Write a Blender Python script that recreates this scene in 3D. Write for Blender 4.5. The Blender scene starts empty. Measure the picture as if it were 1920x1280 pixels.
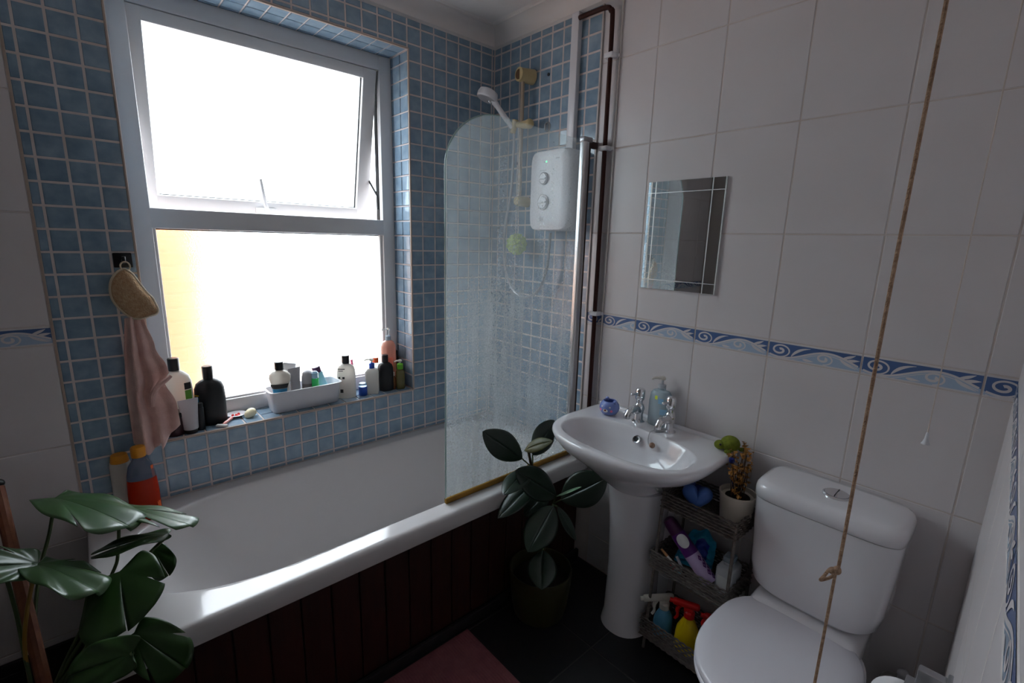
import bpy, bmesh, math, random
from mathutils import Vector, Matrix
random.seed(7)
PI = math.pi
sc = bpy.context.scene
COL = sc.collection

# ------------------------------------------------------------------ camera, sky, exposure
cam_d = bpy.data.cameras.new('camera')
cam = bpy.data.objects.new('camera', cam_d)
COL.objects.link(cam)
RT = Vector((0.74529928, -0.6661923, 0.02677314))
UP = Vector((0.11778778, 0.17108628, 0.97818992))
FW = Vector((0.65624311, 0.7258907, -0.20597979))
m = Matrix.Identity(4)
for i in range(3):
    m[i][0], m[i][1], m[i][2] = RT[i], UP[i], -FW[i]
m.translation = Vector((-1.61557501, -1.96764349, 1.47081405))
cam.matrix_world = m
cam_d.sensor_fit = 'HORIZONTAL'
cam_d.sensor_width = 36.0
cam_d.lens = 36.0 * 891.196 / 1920.0
cam_d.clip_start = 0.02
sc.camera = cam

SKY = 7.0
w = bpy.data.worlds.new('world')
sc.world = w
w.use_nodes = True
nt = w.node_tree
nt.nodes.clear()
wo = nt.nodes.new('ShaderNodeOutputWorld')
bg = nt.nodes.new('ShaderNodeBackground')
tc = nt.nodes.new('ShaderNodeTexCoord')
sep = nt.nodes.new('ShaderNodeSeparateXYZ')
rmp = nt.nodes.new('ShaderNodeValToRGB')
rmp.color_ramp.elements[0].position = 0.0
rmp.color_ramp.elements[0].color = (0.36, 0.41, 0.45, 1)      # overcast: the zenith is about three times the horizon
rmp.color_ramp.elements[1].position = 1.0
rmp.color_ramp.elements[1].color = (1.30, 1.41, 1.52, 1)
nt.links.new(tc.outputs['Generated'], sep.inputs[0])
nt.links.new(sep.outputs['Z'], rmp.inputs[0])
nt.links.new(rmp.outputs[0], bg.inputs['Color'])
bg.inputs['Strength'].default_value = SKY
nt.links.new(bg.outputs[0], wo.inputs[0])

# portal at the window: it only guides the sampling of the sky
pl = bpy.data.lights.new('window_portal', 'AREA')
pl.shape = 'RECTANGLE'
pl.size, pl.size_y = 1.0, 1.52
pl.cycles.is_portal = True
po = bpy.data.objects.new('window_portal', pl)
COL.objects.link(po)
po.location = (-0.977, 0.45, 1.5)
po.rotation_euler = (-PI / 2, 0, 0)

sc.view_settings.view_transform = 'Standard'
sc.view_settings.look = 'None'
sc.view_settings.gamma = 1.0
sc.view_settings.use_curve_mapping = False
sc.view_settings.exposure = 0.82
sc.cycles.use_denoising = True
sc.cycles.max_bounces = 10
sc.cycles.diffuse_bounces = 5
sc.cycles.transmission_bounces = 10
sc.cycles.transparent_max_bounces = 16
sc.cycles.sample_clamp_indirect = 6.0


# ------------------------------------------------------------------ materials
def srgb(r, g, b):
    f = lambda c: c / 12.92 if c <= 0.04045 else ((c + 0.055) / 1.055) ** 2.4
    return (f(r / 255), f(g / 255), f(b / 255), 1)


def mat(name, col, rough=0.5, metal=0.0, trans=0.0, ior=1.45, noise=0.0, nscale=8.0, col2=None, bump=0.0, bscale=60.0,
        coat=0.0, spec=0.5, rnd=0.0, stretch=None, alpha=1.0, sheen=0.0):
    M = bpy.data.materials.new(name)
    M.use_nodes = True
    t = M.node_tree
    b = t.nodes['Principled BSDF']
    L = t.links
    b.inputs['Roughness'].default_value = rough
    b.inputs['Metallic'].default_value = metal
    b.inputs['Transmission Weight'].default_value = trans
    b.inputs['IOR'].default_value = ior
    b.inputs['Coat Weight'].default_value = coat
    b.inputs['Specular IOR Level'].default_value = spec
    b.inputs['Alpha'].default_value = alpha
    b.inputs['Sheen Weight'].default_value = sheen
    b.inputs['Base Color'].default_value = col
    tex = t.nodes.new('ShaderNodeTexCoord')
    mp = t.nodes.new('ShaderNodeMapping')
    L.new(tex.outputs['Object'], mp.inputs[0])
    if stretch:
        mp.inputs['Scale'].default_value = stretch
    c = None
    if noise > 0 or rnd > 0:
        c2 = col2 or tuple(min(1, x * 1.5) for x in col[:3]) + (1,)
        mix = t.nodes.new('ShaderNodeMix')
        mix.data_type = 'RGBA'
        mix.inputs[6].default_value = col
        mix.inputs[7].default_value = c2
        fac = None
        if noise > 0:
            n = t.nodes.new('ShaderNodeTexNoise')
            n.inputs['Scale'].default_value = nscale
            n.inputs['Detail'].default_value = 5
            oi = t.nodes.new('ShaderNodeObjectInfo')
            ad = t.nodes.new('ShaderNodeVectorMath')
            ad.operation = 'ADD'
            cb = t.nodes.new('ShaderNodeCombineXYZ')
            ml = t.nodes.new('ShaderNodeMath')
            ml.operation = 'MULTIPLY'
            ml.inputs[1].default_value = 37.0 if rnd > 0 else 0.0
            L.new(oi.outputs['Random'], ml.inputs[0])
            L.new(ml.outputs[0], cb.inputs[0])
            L.new(mp.outputs[0], ad.inputs[0])
            L.new(cb.outputs[0], ad.inputs[1])
            L.new(ad.outputs[0], n.inputs['Vector'])
            mr = t.nodes.new('ShaderNodeMapRange')
            mr.inputs[1].default_value = 0.3
            mr.inputs[2].default_value = 0.7
            mr.inputs[3].default_value = 0.0
            mr.inputs[4].default_value = noise
            L.new(n.outputs[0], mr.inputs[0])
            fac = mr.outputs[0]
            if rnd > 0:
                m2 = t.nodes.new('ShaderNodeMath')
                m2.operation = 'MULTIPLY_ADD'
                L.new(oi.outputs['Random'], m2.inputs[0])
                m2.inputs[1].default_value = rnd
                L.new(fac, m2.inputs[2])
                fac = m2.outputs[0]
        else:
            oi = t.nodes.new('ShaderNodeObjectInfo')
            m2 = t.nodes.new('ShaderNodeMath')
            m2.operation = 'MULTIPLY'
            m2.inputs[1].default_value = rnd
            L.new(oi.outputs['Random'], m2.inputs[0])
            fac = m2.outputs[0]
        L.new(fac, mix.inputs[0])
        L.new(mix.outputs[2], b.inputs['Base Color'])
    if bump > 0:
        n2 = t.nodes.new('ShaderNodeTexNoise')
        n2.inputs['Scale'].default_value = bscale
        n2.inputs['Detail'].default_value = 4
        L.new(mp.outputs[0], n2.inputs['Vector'])
        bp = t.nodes.new('ShaderNodeBump')
        bp.inputs['Strength'].default_value = bump
        bp.inputs['Distance'].default_value = 0.004
        L.new(n2.outputs[0], bp.inputs['Height'])
        L.new(bp.outputs[0], b.inputs['Normal'])
    return M


def M_(*a, **k):
    return mat(*a, **k)


m_grout = M_('grout_beige', srgb(214, 204, 202), 0.85, noise=0.6, nscale=9, col2=srgb(190, 176, 170))
m_mosaic = M_('blue_glazed_mosaic', srgb(108, 133, 155), 0.15, noise=0.75, nscale=22, col2=srgb(146, 168, 186), rnd=0.22, bump=0.05, bscale=90, coat=0.4)
m_white_tile = M_('white_glazed_tile', srgb(212, 205, 206), 0.36, spec=0.85, noise=0.5, nscale=5, col2=srgb(218, 212, 214), rnd=0.08, bump=0.35, bscale=7,
                  stretch=(1, 1.6, 0.7))
m_white_grout = M_('white_grout', srgb(216, 206, 202), 0.9, noise=0.7, nscale=6, col2=srgb(190, 174, 166))
m_dark_blue = M_('border_dark_blue', srgb(82, 106, 152), 0.22)
m_light_blue = M_('border_light_blue', srgb(170, 188, 210), 0.22)
m_trim = M_('tile_edge_trim', srgb(176, 158, 146), 0.4)
m_paint = M_('white_ceiling_paint', srgb(230, 226, 225), 0.85, noise=0.3, nscale=3, col2=srgb(196, 190, 188), bump=0.5, bscale=35)
m_cove = M_('coving_paint', srgb(226, 220, 218), 0.7, noise=0.3, nscale=4, col2=srgb(205, 198, 196))
m_hall = M_('hall_paint', srgb(104, 92, 84), 0.85)
m_upvc = M_('white_upvc', srgb(222, 220, 221), 0.38, noise=0.2, nscale=5, col2=srgb(190, 188, 188))
m_gasket = M_('black_rubber', srgb(18, 18, 20), 0.6)
m_bath = M_('bath_acrylic', srgb(208, 204, 204), 0.12, coat=0.3)
m_ceramic = M_('white_ceramic', srgb(228, 225, 229), 0.08, coat=0.5)
m_plastic = M_('white_plastic', srgb(220, 219, 224), 0.3)
m_seat = M_('white_seat_plastic', srgb(224, 221, 228), 0.25)
m_cream = M_('yellowed_plastic', srgb(196, 176, 132), 0.35)
m_rail = M_('tan_rail', srgb(178, 160, 142), 0.3, metal=0.4)
m_chrome = M_('chrome', (0.75, 0.75, 0.77, 1), 0.08, metal=1.0)
m_alu = M_('brushed_aluminium', (0.80, 0.79, 0.80, 1), 0.36, metal=1.0)
m_grey_chrome = M_('satin_grey_metal', (0.42, 0.42, 0.44, 1), 0.35, metal=0.8)
m_brown_pipe = M_('brown_painted_pipe', srgb(60, 26, 20), 0.6, spec=0.3)
m_floor = M_('black_floor_tile', srgb(24, 22, 24), 0.45, noise=0.5, nscale=4, col2=srgb(34, 31, 33), rnd=0.1, bump=0.2, bscale=20)
m_floor_grout = M_('dark_floor_grout', srgb(70, 62, 62), 0.9)
m_board = M_('dark_red_wood', srgb(38, 15, 11), 0.45, noise=0.8, nscale=10, col2=srgb(54, 24, 16), rnd=0.3, stretch=(6, 6, 0.6))
m_skirt = M_('dark_skirting', srgb(34, 30, 32), 0.5)
m_brass = M_('brass_strip', srgb(170, 128, 52), 0.35, metal=0.6, noise=0.5, nscale=30, col2=srgb(110, 78, 30))
m_rug = M_('dusky_pink_cotton', srgb(150, 92, 96), 0.95, noise=0.7, nscale=30, col2=srgb(124, 72, 78))
m_black = M_('black_plastic', srgb(16, 15, 18), 0.28)
m_matte_black = M_('matte_black_plastic', srgb(20, 19, 23), 0.42)
m_bottle_white = M_('white_bottle', srgb(236, 230, 220), 0.45, trans=0.3)
m_grey_tube = M_('grey_tube', srgb(178, 176, 180), 0.35)
m_dark_grey = M_('grey_can', srgb(132, 126, 126), 0.4)
m_green = M_('green_label', srgb(96, 156, 48), 0.4)
m_blue_label = M_('teal_label', srgb(40, 140, 184), 0.4)
m_yellow = M_('yellow_mark', srgb(214, 180, 40), 0.4)
m_orange = M_('orange_cap', srgb(214, 140, 40), 0.35)
m_red = M_('red_plastic', srgb(206, 26, 24), 0.3)
m_yellow_bottle = M_('yellow_plastic', srgb(222, 190, 16), 0.3)
m_pink = M_('pink_mark', srgb(236, 112, 150), 0.4)
m_navy = M_('navy_plastic', srgb(24, 34, 110), 0.3)
m_royal = M_('royal_blue_plastic', srgb(38, 84, 190), 0.3)
m_lightblue_tube = M_('light_blue_tube', srgb(140, 196, 212), 0.35)
m_green_gel = M_('green_gel', srgb(70, 220, 120), 0.25, trans=0.4)
m_purple = M_('purple_plastic', srgb(92, 38, 120), 0.3)
m_purple_dark = M_('dark_purple_cap', srgb(74, 30, 72), 0.35)
m_lilac = M_('lilac_print', srgb(200, 178, 220), 0.35)
m_teal_pack = M_('teal_foil_pack', srgb(30, 150, 190), 0.35)
m_blue_dark_pack = M_('dark_blue_print', srgb(24, 50, 150), 0.35)
m_peach = M_('peach_soap', srgb(244, 190, 170), 0.22, trans=0.6)
m_amber = M_('amber_liquid', srgb(196, 52, 20), 0.12, trans=0.45, ior=1.2)
m_olive = M_('olive_soap', srgb(120, 112, 60), 0.2, trans=0.3)
m_clear = M_('clear_plastic', (0.86, 0.9, 0.92, 1), 0.08, trans=0.85, ior=1.2)
m_clear_blue = M_('bluish_clear_plastic', srgb(196, 214, 226), 0.12, trans=0.6, ior=1.2)
m_frost = M_('frosted_plastic', srgb(206, 208, 214), 0.35, trans=0.35, ior=1.2)
m_soap = M_('cream_soap', srgb(238, 226, 190), 0.45)
m_cloth = M_('pink_flannel', srgb(230, 192, 182), 0.95, noise=0.6, nscale=20, col2=srgb(190, 142, 134), bump=0.5, bscale=300, sheen=0.3)
m_mitt = M_('loofah_fibre', srgb(196, 166, 132), 0.95, noise=0.9, nscale=120, col2=srgb(172, 132, 92), bump=1.0, bscale=250)
m_mitt_edge = M_('cream_binding', srgb(206, 190, 166), 0.95, bump=0.6, bscale=300)
m_pouf = M_('lime_net', srgb(172, 190, 104), 0.8)
m_blue_ceramic = M_('blue_glaze', srgb(124, 142, 206), 0.2, coat=0.3)
m_crochet = M_('green_crochet', srgb(128, 140, 40), 0.95, noise=0.8, nscale=110, col2=srgb(96, 106, 28), bump=1.0, bscale=200)
m_wicker = M_('grey_paper_rope', srgb(120, 110, 104), 0.7, noise=0.8, nscale=60, col2=srgb(84, 76, 72))
m_pot_cream = M_('cream_pot', srgb(206, 196, 182), 0.45)
m_dry = M_('dried_flower', srgb(178, 126, 62), 0.9, noise=0.8, nscale=40, col2=srgb(126, 82, 36))
m_twig = M_('dry_twig', srgb(74, 50, 34), 0.9)
m_blue_heart = M_('blue_rubber', srgb(74, 112, 186), 0.45)
m_leaf = M_('monstera_leaf', srgb(40, 70, 34), 0.33, noise=0.7, nscale=14, col2=srgb(56, 88, 44), spec=0.9)
m_leaf_dark = M_('deep_green_monstera_leaf', srgb(30, 54, 20), 0.36, noise=0.7, nscale=14, col2=srgb(42, 70, 28), spec=0.4)
m_rubber_leaf = M_('rubber_plant_leaf', srgb(26, 42, 31), 0.30, noise=0.5, nscale=10, col2=srgb(36, 54, 40), spec=0.6)
m_young_leaf = M_('young_leaf', srgb(60, 64, 22), 0.45, noise=0.5, nscale=10, col2=srgb(96, 84, 34))
m_pale_leaf = M_('pale_leaf', srgb(140, 176, 140), 0.35)
m_stem = M_('green_stem', srgb(58, 74, 34), 0.5)
m_stem_yellow = M_('yellow_stem', srgb(140, 104, 34), 0.5)
m_stake = M_('red_brown_wood', srgb(112, 60, 42), 0.6, noise=0.7, nscale=20, col2=srgb(140, 90, 56), stretch=(3, 3, 0.6))
m_soil = M_('soil', srgb(36, 26, 20), 0.95, bump=1.0, bscale=80)
m_olive_pot = M_('olive_glazed_pot', srgb(52, 50, 26), 0.35)
m_twine = M_('jute_twine', srgb(184, 152, 126), 0.95, noise=0.9, nscale=160, col2=srgb(136, 104, 82), bump=0.8, bscale=400)
m_cord = M_('white_cord', srgb(206, 192, 184), 0.8)
m_roll = M_('tissue_paper', srgb(232, 230, 232), 0.95)
m_brick = M_('garden_brick', srgb(186, 118, 74), 0.9, noise=0.6, nscale=6, col2=srgb(204, 142, 92))
m_mortar = M_('mortar', srgb(190, 150, 112), 0.95)
m_ground = M_('pale_paving', srgb(182, 178, 172), 0.9)
m_label = M_('white_label', srgb(226, 226, 226), 0.5)
m_black_label = M_('black_label', srgb(26, 24, 26), 0.5)
m_led_base = None


def emis(name, col, s):
    M = bpy.data.materials.new(name)
    M.use_nodes = True
    t = M.node_tree
    b = t.nodes['Principled BSDF']
    b.inputs['Base Color'].default_value = col
    b.inputs['Emission Color'].default_value = col
    b.inputs['Emission Strength'].default_value = s
    return M


m_led = emis('green_indicator', (0.1, 1.0, 0.35, 1), 1.5)


def pane_mat(name, transp, rough, transl, speck=0.0):
    M = bpy.data.materials.new(name)
    M.use_nodes = True
    t = M.node_tree
    t.nodes.clear()
    L = t.links
    out = t.nodes.new('ShaderNodeOutputMaterial')
    tr = t.nodes.new('ShaderNodeBsdfTransparent')
    tr.inputs[0].default_value = (0.96, 0.98, 0.98, 1)
    gl = t.nodes.new('ShaderNodeBsdfGlass')
    gl.inputs['Roughness'].default_value = rough
    gl.inputs['IOR'].default_value = 1.45
    tl = t.nodes.new('ShaderNodeBsdfTranslucent')
    tl.inputs[0].default_value = (0.9, 0.9, 0.9, 1)
    a = t.nodes.new('ShaderNodeMixShader')
    a.inputs[0].default_value = transl
    L.new(gl.outputs[0], a.inputs[1])
    L.new(tl.outputs[0], a.inputs[2])
    b = t.nodes.new('ShaderNodeMixShader')
    b.inputs[0].default_value = transp
    L.new(a.outputs[0], b.inputs[1])
    L.new(tr.outputs[0], b.inputs[2])
    if speck > 0:
        tx = t.nodes.new('ShaderNodeTexCoord')
        n = t.nodes.new('ShaderNodeTexNoise')
        n.inputs['Scale'].default_value = 220
        n.inputs['Detail'].default_value = 3
        L.new(tx.outputs['Object'], n.inputs['Vector'])
        bp = t.nodes.new('ShaderNodeBump')
        bp.inputs['Strength'].default_value = speck
        bp.inputs['Distance'].default_value = 0.002
        L.new(n.outputs[0], bp.inputs['Height'])
        L.new(bp.outputs[0], gl.inputs['Normal'])
    L.new(b.outputs[0], out.inputs[0])
    return M


m_pane_low = pane_mat('frosted_glass_lower', 0.35, 0.26, 0.03, 0.5)
m_pane_up = pane_mat('frosted_glass_upper', 0.80, 0.3, 0.15, 0.0)


def screen_mat():
    # clear glass veiled with limescale: streaky, speckled, denser low down in the middle
    M = bpy.data.materials.new('limescaled_glass')
    M.use_nodes = True
    t = M.node_tree
    t.nodes.clear()
    L = t.links
    N = t.nodes.new
    out = N('ShaderNodeOutputMaterial')
    tr = N('ShaderNodeBsdfTransparent')
    tr.inputs[0].default_value = (0.90, 0.955, 0.95, 1)
    gs = N('ShaderNodeBsdfGlossy')
    gs.inputs['Roughness'].default_value = 0.03
    lw = N('ShaderNodeLayerWeight')
    pw = N('ShaderNodeMath')
    pw.operation = 'POWER'
    pw.inputs[1].default_value = 5.0
    L.new(lw.outputs['Facing'], pw.inputs[0])
    fr = N('ShaderNodeMath')
    fr.operation = 'MULTIPLY_ADD'
    fr.inputs[1].default_value = 0.9
    fr.inputs[2].default_value = 0.035
    L.new(pw.outputs[0], fr.inputs[0])
    lw.inputs[0].default_value = 0.5
    g = N('ShaderNodeMixShader')
    L.new(fr.outputs[0], g.inputs[0])
    L.new(tr.outputs[0], g.inputs[1])
    L.new(gs.outputs[0], g.inputs[2])
    df = N('ShaderNodeBsdfDiffuse')
    df.inputs[0].default_value = (0.74, 0.82, 0.86, 1)
    tl = N('ShaderNodeBsdfTranslucent')
    tl.inputs[0].default_value = (0.74, 0.82, 0.86, 1)
    dm = N('ShaderNodeMixShader')
    dm.inputs[0].default_value = 0.55
    L.new(df.outputs[0], dm.inputs[1])
    L.new(tl.outputs[0], dm.inputs[2])
    tx = N('ShaderNodeTexCoord')
    mp = N('ShaderNodeMapping')
    mp.inputs['Scale'].default_value = (26, 26, 2.2)
    L.new(tx.outputs['Object'], mp.inputs[0])
    n1 = N('ShaderNodeTexNoise')
    n1.inputs['Scale'].default_value = 1.0
    n1.inputs['Detail'].default_value = 6
    L.new(mp.outputs[0], n1.inputs['Vector'])
    n2 = N('ShaderNodeTexNoise')
    n2.inputs['Scale'].default_value = 180
    n2.inputs['Detail'].default_value = 3
    L.new(tx.outputs['Object'], n2.inputs['Vector'])
    n3 = N('ShaderNodeTexNoise')
    n3.inputs['Scale'].default_value = 3.0
    n3.inputs['Detail'].default_value = 4
    L.new(tx.outputs['Object'], n3.inputs['Vector'])
    sp = N('ShaderNodeSeparateXYZ')
    L.new(tx.outputs['Object'], sp.inputs[0])
    zr = N('ShaderNodeMapRange')          # scale builds up where the spray lands: little at the top
    zr.inputs[1].default_value = 1.95
    zr.inputs[2].default_value = 0.75
    zr.inputs[3].default_value = 0.62
    zr.inputs[4].default_value = 1.0
    L.new(sp.outputs['Z'], zr.inputs[0])

    def math2(op, a, b_, c=None):
        q = N('ShaderNodeMath')
        q.operation = op
        for i, v in enumerate((a, b_, c)):
            if v is None:
                continue
            if isinstance(v, (int, float)):
                q.inputs[i].default_value = v
            else:
                L.new(v, q.inputs[i])
        return q.outputs[0]
    s1 = math2('MULTIPLY_ADD', n1.outputs[0], 0.26, 0.0)
    s2 = math2('MULTIPLY_ADD', n2.outputs[0], 0.34, s1)
    s3 = math2('MULTIPLY_ADD', n3.outputs[0], 0.24, s2)
    s4 = math2('SUBTRACT', s3, 0.13)
    s5 = math2('MULTIPLY', s4, 1.08)
    s6 = math2('MULTIPLY', s5, zr.outputs[0])
    cl = N('ShaderNodeClamp')
    cl.inputs[1].default_value = 0.05
    cl.inputs[2].default_value = 0.75
    L.new(s6, cl.inputs[0])
    mx = N('ShaderNodeMixShader')
    L.new(cl.outputs[0], mx.inputs[0])
    L.new(g.outputs[0], mx.inputs[1])
    L.new(dm.outputs[0], mx.inputs[2])
    L.new(mx.outputs[0], out.inputs[0])
    return M


m_screen = screen_mat()
m_screen_edge = M_('pale_glass_edge', srgb(190, 212, 210), 0.2, trans=0.3)
m_mirror = M_('silvered_mirror', (0.80, 0.83, 0.84, 1), 0.02, metal=1.0)
m_mirror_cut = M_('mirror_groove', (0.86, 0.88, 0.88, 1), 0.35, metal=0.7)


# ------------------------------------------------------------------ mesh helpers
class MB:
    def __init__(s):
        s.v, s.f, s.m = [], [], []

    def add(s, vs, fs, mi=0):
        o = len(s.v)
        s.v += [tuple(x) for x in vs]
        for f in fs:
            s.f.append(tuple(i + o for i in f))
            s.m.append(mi)
        return s

    def box(s, lo, hi, mi=0, M=None):
        x0, y0, z0 = lo
        x1, y1, z1 = hi
        v = [(x0, y0, z0), (x1, y0, z0), (x1, y1, z0), (x0, y1, z0), (x0, y0, z1), (x1, y0, z1), (x1, y1, z1), (x0, y1, z1)]
        if M is not None:
            v = [M @ Vector(p) for p in v]
        return s.add(v, [(3, 2, 1, 0), (4, 5, 6, 7), (0, 1, 5, 4), (1, 2, 6, 5), (2, 3, 7, 6), (3, 0, 4, 7)], mi)

    def rbox(s, lo, hi, r, mi=0, seg=2, M=None):
        bm = bmesh.new()
        bmesh.ops.create_cube(bm, size=1.0)
        for v in bm.verts:
            v.co = Vector([lo[i] + (hi[i] - lo[i]) * (v.co[i] + 0.5) for i in range(3)])
        bmesh.ops.bevel(bm, geom=list(bm.edges), offset=r, segments=seg, profile=0.5, affect='EDGES')
        bm.verts.index_update()
        vs = [(M @ v.co) if M is not None else v.co.copy() for v in bm.verts]
        fs = [[v.index for v in f.verts] for f in bm.faces]
        bm.free()
        return s.add(vs, fs, mi)

    def loft(s, loops, mi=0, cap0=True, cap1=True, closed=True):
        n = len(loops[0])
        vs = [p for l in loops for p in l]
        fs = []
        for i in range(len(loops) - 1):
            for j in range(n if closed else n - 1):
                k = (j + 1) % n
                fs.append((i * n + j, i * n + k, (i + 1) * n + k, (i + 1) * n + j))
        if cap0:
            fs.append(tuple(range(n - 1, -1, -1)))
        if cap1:
            fs.append(tuple(range((len(loops) - 1) * n, len(loops) * n)))
        return s.add(vs, fs, mi)

    def lathe(s, prof, n=24, c=(0, 0, 0), sx=1.0, sy=1.0, mi=0, M=None, power=None, a0=0.0):
        loops = []
        for r, z in prof:
            l = []
            for j in range(n):
                a = a0 + 2 * PI * j / n
                ca, sa = math.cos(a), math.sin(a)
                if power:
                    ca = math.copysign(abs(ca) ** (2 / power), ca)
                    sa = math.copysign(abs(sa) ** (2 / power), sa)
                p = Vector((c[0] + r * sx * ca, c[1] + r * sy * sa, c[2] + z))
                l.append(M @ p if M is not None else p)
            loops.append(l)
        return s.loft(loops, mi)

    def tube(s, pts, r, n=8, mi=0, closed=False):
        pts = [Vector(p) for p in pts]
        N = len(pts)
        loops = []
        up = None
        for i in range(N):
            if closed:
                d = pts[(i + 1) % N] - pts[i - 1]
            else:
                d = pts[min(i + 1, N - 1)] - pts[max(i - 1, 0)]
            d.normalize()
            if up is None:
                up = Vector((0, 0, 1)) if abs(d.z) < 0.9 else Vector((1, 0, 0))
            a = d.cross(up)
            if a.length < 1e-5:
                a = d.cross(Vector((0, 1, 0)))
            a.normalize()
            b = a.cross(d)
            up = b
            rr = r[i] if isinstance(r, (list, tuple)) else r
            loops.append([pts[i] + (a * math.cos(2 * PI * j / n) + b * math.sin(2 * PI * j / n)) * rr for j in range(n)])
        if closed:
            loops.append(loops[0])
            return s.loft(loops, mi, False, False)
        return s.loft(loops, mi)

    def ball(s, c, r, sx=1, sy=1, sz=1, n=16, k=10, mi=0, M=None):
        prof = [(max(1e-4, r * math.sin(PI * i / k)), -r * math.cos(PI * i / k)) for i in range(k + 1)]
        loops = []
        for rr, z in prof:
            l = []
            for j in range(n):
                p = Vector((rr * sx * math.cos(2 * PI * j / n), rr * sy * math.sin(2 * PI * j / n), z * sz))
                if M is not None:
                    p = M @ p
                l.append(p + Vector(c))
            loops.append(l)
        return s.loft(loops, mi)

    def grid(s, fn, nu, nv, mi=0):
        vs = [fn(i / nu, j / nv) for i in range(nu + 1) for j in range(nv + 1)]
        fs = []
        for i in range(nu):
            for j in range(nv):
                a = i * (nv + 1) + j
                fs.append((a, a + nv + 1, a + nv + 2, a + 1))
        return s.add(vs, fs, mi)

    def mesh(s, name, mats, ang=35):
        me = bpy.data.meshes.new(name)
        me.from_pydata([tuple(p) for p in s.v], [], s.f)
        for q in (mats if isinstance(mats, (list, tuple)) else [mats]):
            me.materials.append(q)
        for p, mi in zip(me.polygons, s.m):
            p.material_index = mi
        bm = bmesh.new()
        bm.from_mesh(me)
        bmesh.ops.recalc_face_normals(bm, faces=bm.faces)
        bm.to_mesh(me)
        bm.free()
        if ang:
            me.shade_smooth()
            me.set_sharp_from_angle(angle=math.radians(ang))
        return me

    def build(s, name, mats, parent=None, ang=35, loc=None):
        o = bpy.data.objects.new(name, s.mesh(name, mats, ang))
        COL.objects.link(o)
        if parent:
            o.parent = parent
        if loc:
            o.location = loc
        return o


def tag(o, label, cat, group=None):
    o['label'] = label
    o['category'] = cat
    if group:
        o['group'] = group
    return o


def thing(name, label, cat, loc=(0, 0, 0), rotz=0.0, group=None):
    o = bpy.data.objects.new(name, None)
    COL.objects.link(o)
    o.location = loc
    o.rotation_euler = (0, 0, rotz)
    o.empty_display_size = 0.05
    return tag(o, label, cat, group)


def struct(o):
    o['kind'] = 'structure'
    return o


def inst(name, me, parent, loc, rot=None):
    o = bpy.data.objects.new(name, me)
    COL.objects.link(o)
    o.parent = parent
    o.location = loc
    if rot:
        o.rotation_euler = rot
    return o


def bez(pts, n=8):
    # Catmull-Rom through points
    P = [Vector(p) for p in pts]
    P = [2 * P[0] - P[1]] + P + [2 * P[-1] - P[-2]]
    out = []
    for i in range(1, len(P) - 2):
        for k in range(n):
            t = k / n
            a, b, c, d = P[i - 1], P[i], P[i + 1], P[i + 2]
            out.append(0.5 * ((2 * b) + (c - a) * t + (2 * a - 5 * b + 4 * c - d) * t * t + (3 * b - a - 3 * c + d) * t ** 3))
    out.append(P[-2])
    return out


# ------------------------------------------------------------------ setting: walls, floor, ceiling
CEIL = 2.45
WX0, WX1, WZ0, WZ1 = -1.4776, -0.4778, 0.7525, 2.2550     # window opening
LX = -2.35                                                 # left wall
G = 0.0013                                                 # grout lies this far behind the tile faces
NEAR_K = 0.031
NEAR_END = -1.40


def near_y(x):
    return -1.966 + NEAR_K * x


b = MB()
b.box((LX - 0.1, G, -0.1), (WX0 - 0.004, 0.30, CEIL + 0.1))
b.box((WX1 + 0.004, G, -0.1), (0.15, 0.30, CEIL + 0.1))
b.box((WX0 - 0.004, G, -0.1), (WX1 + 0.004, 0.30, WZ0 - 0.004))
b.box((WX0 - 0.004, G, WZ1 + 0.004), (WX1 + 0.004, 0.30, CEIL + 0.1))
wall_back = struct(b.build('wall_back', m_grout, ang=0))
b = MB()
b.box((G, -2.3, -0.1), (0.15, 0.0, CEIL + 0.1))
wall_right = struct(b.build('wall_right', m_white_grout, ang=0))
b = MB()
b.box((G - 0.0005, -0.69, 0.4), (G + 0.02, 0.0, CEIL))
wall_right_backing = b.build('mosaic_grout_bed', m_grout, wall_right, ang=0)
b = MB()
b.box((LX - 0.12, -3.3, -0.1), (LX, 0.0, CEIL + 0.1))
wall_left = struct(b.build('wall_left', M_('left_wall_paint', srgb(164, 155, 150), 0.6), ang=0))
# near wall: not quite square to the room, ends at the doorway where the camera stands
b = MB()
Mn = Matrix.Translation((0, -1.966, 0)) @ Matrix.Rotation(math.atan(NEAR_K), 4, 'Z')
b.box((NEAR_END, -0.12, -0.1), (0.05, -0.0001, CEIL + 0.1), 0, Mn)
wall_near = struct(b.build('wall_front', m_white_grout, ang=0))
b = MB()
b.box((NEAR_END - 0.02, -3.3, -0.1), (NEAR_END, near_y(NEAR_END) - 0.12, CEIL + 0.1))
b.box((LX - 0.1, -3.42, -0.1), (0.0, -3.3, CEIL + 0.1))
struct(b.build('wall_hall', m_hall, ang=0))
b = MB()
b.box((LX - 0.1, -3.4, CEIL), (0.1, 0.1, CEIL + 0.1))
ceiling = struct(b.build('ceiling', m_paint, ang=0))

# floor with black square tiles
b = MB()
b.box((LX - 0.1, -3.4, -0.12), (0.1, 0.1, -0.003))
floor = struct(b.build('floor', m_floor_grout, ang=0))


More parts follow.
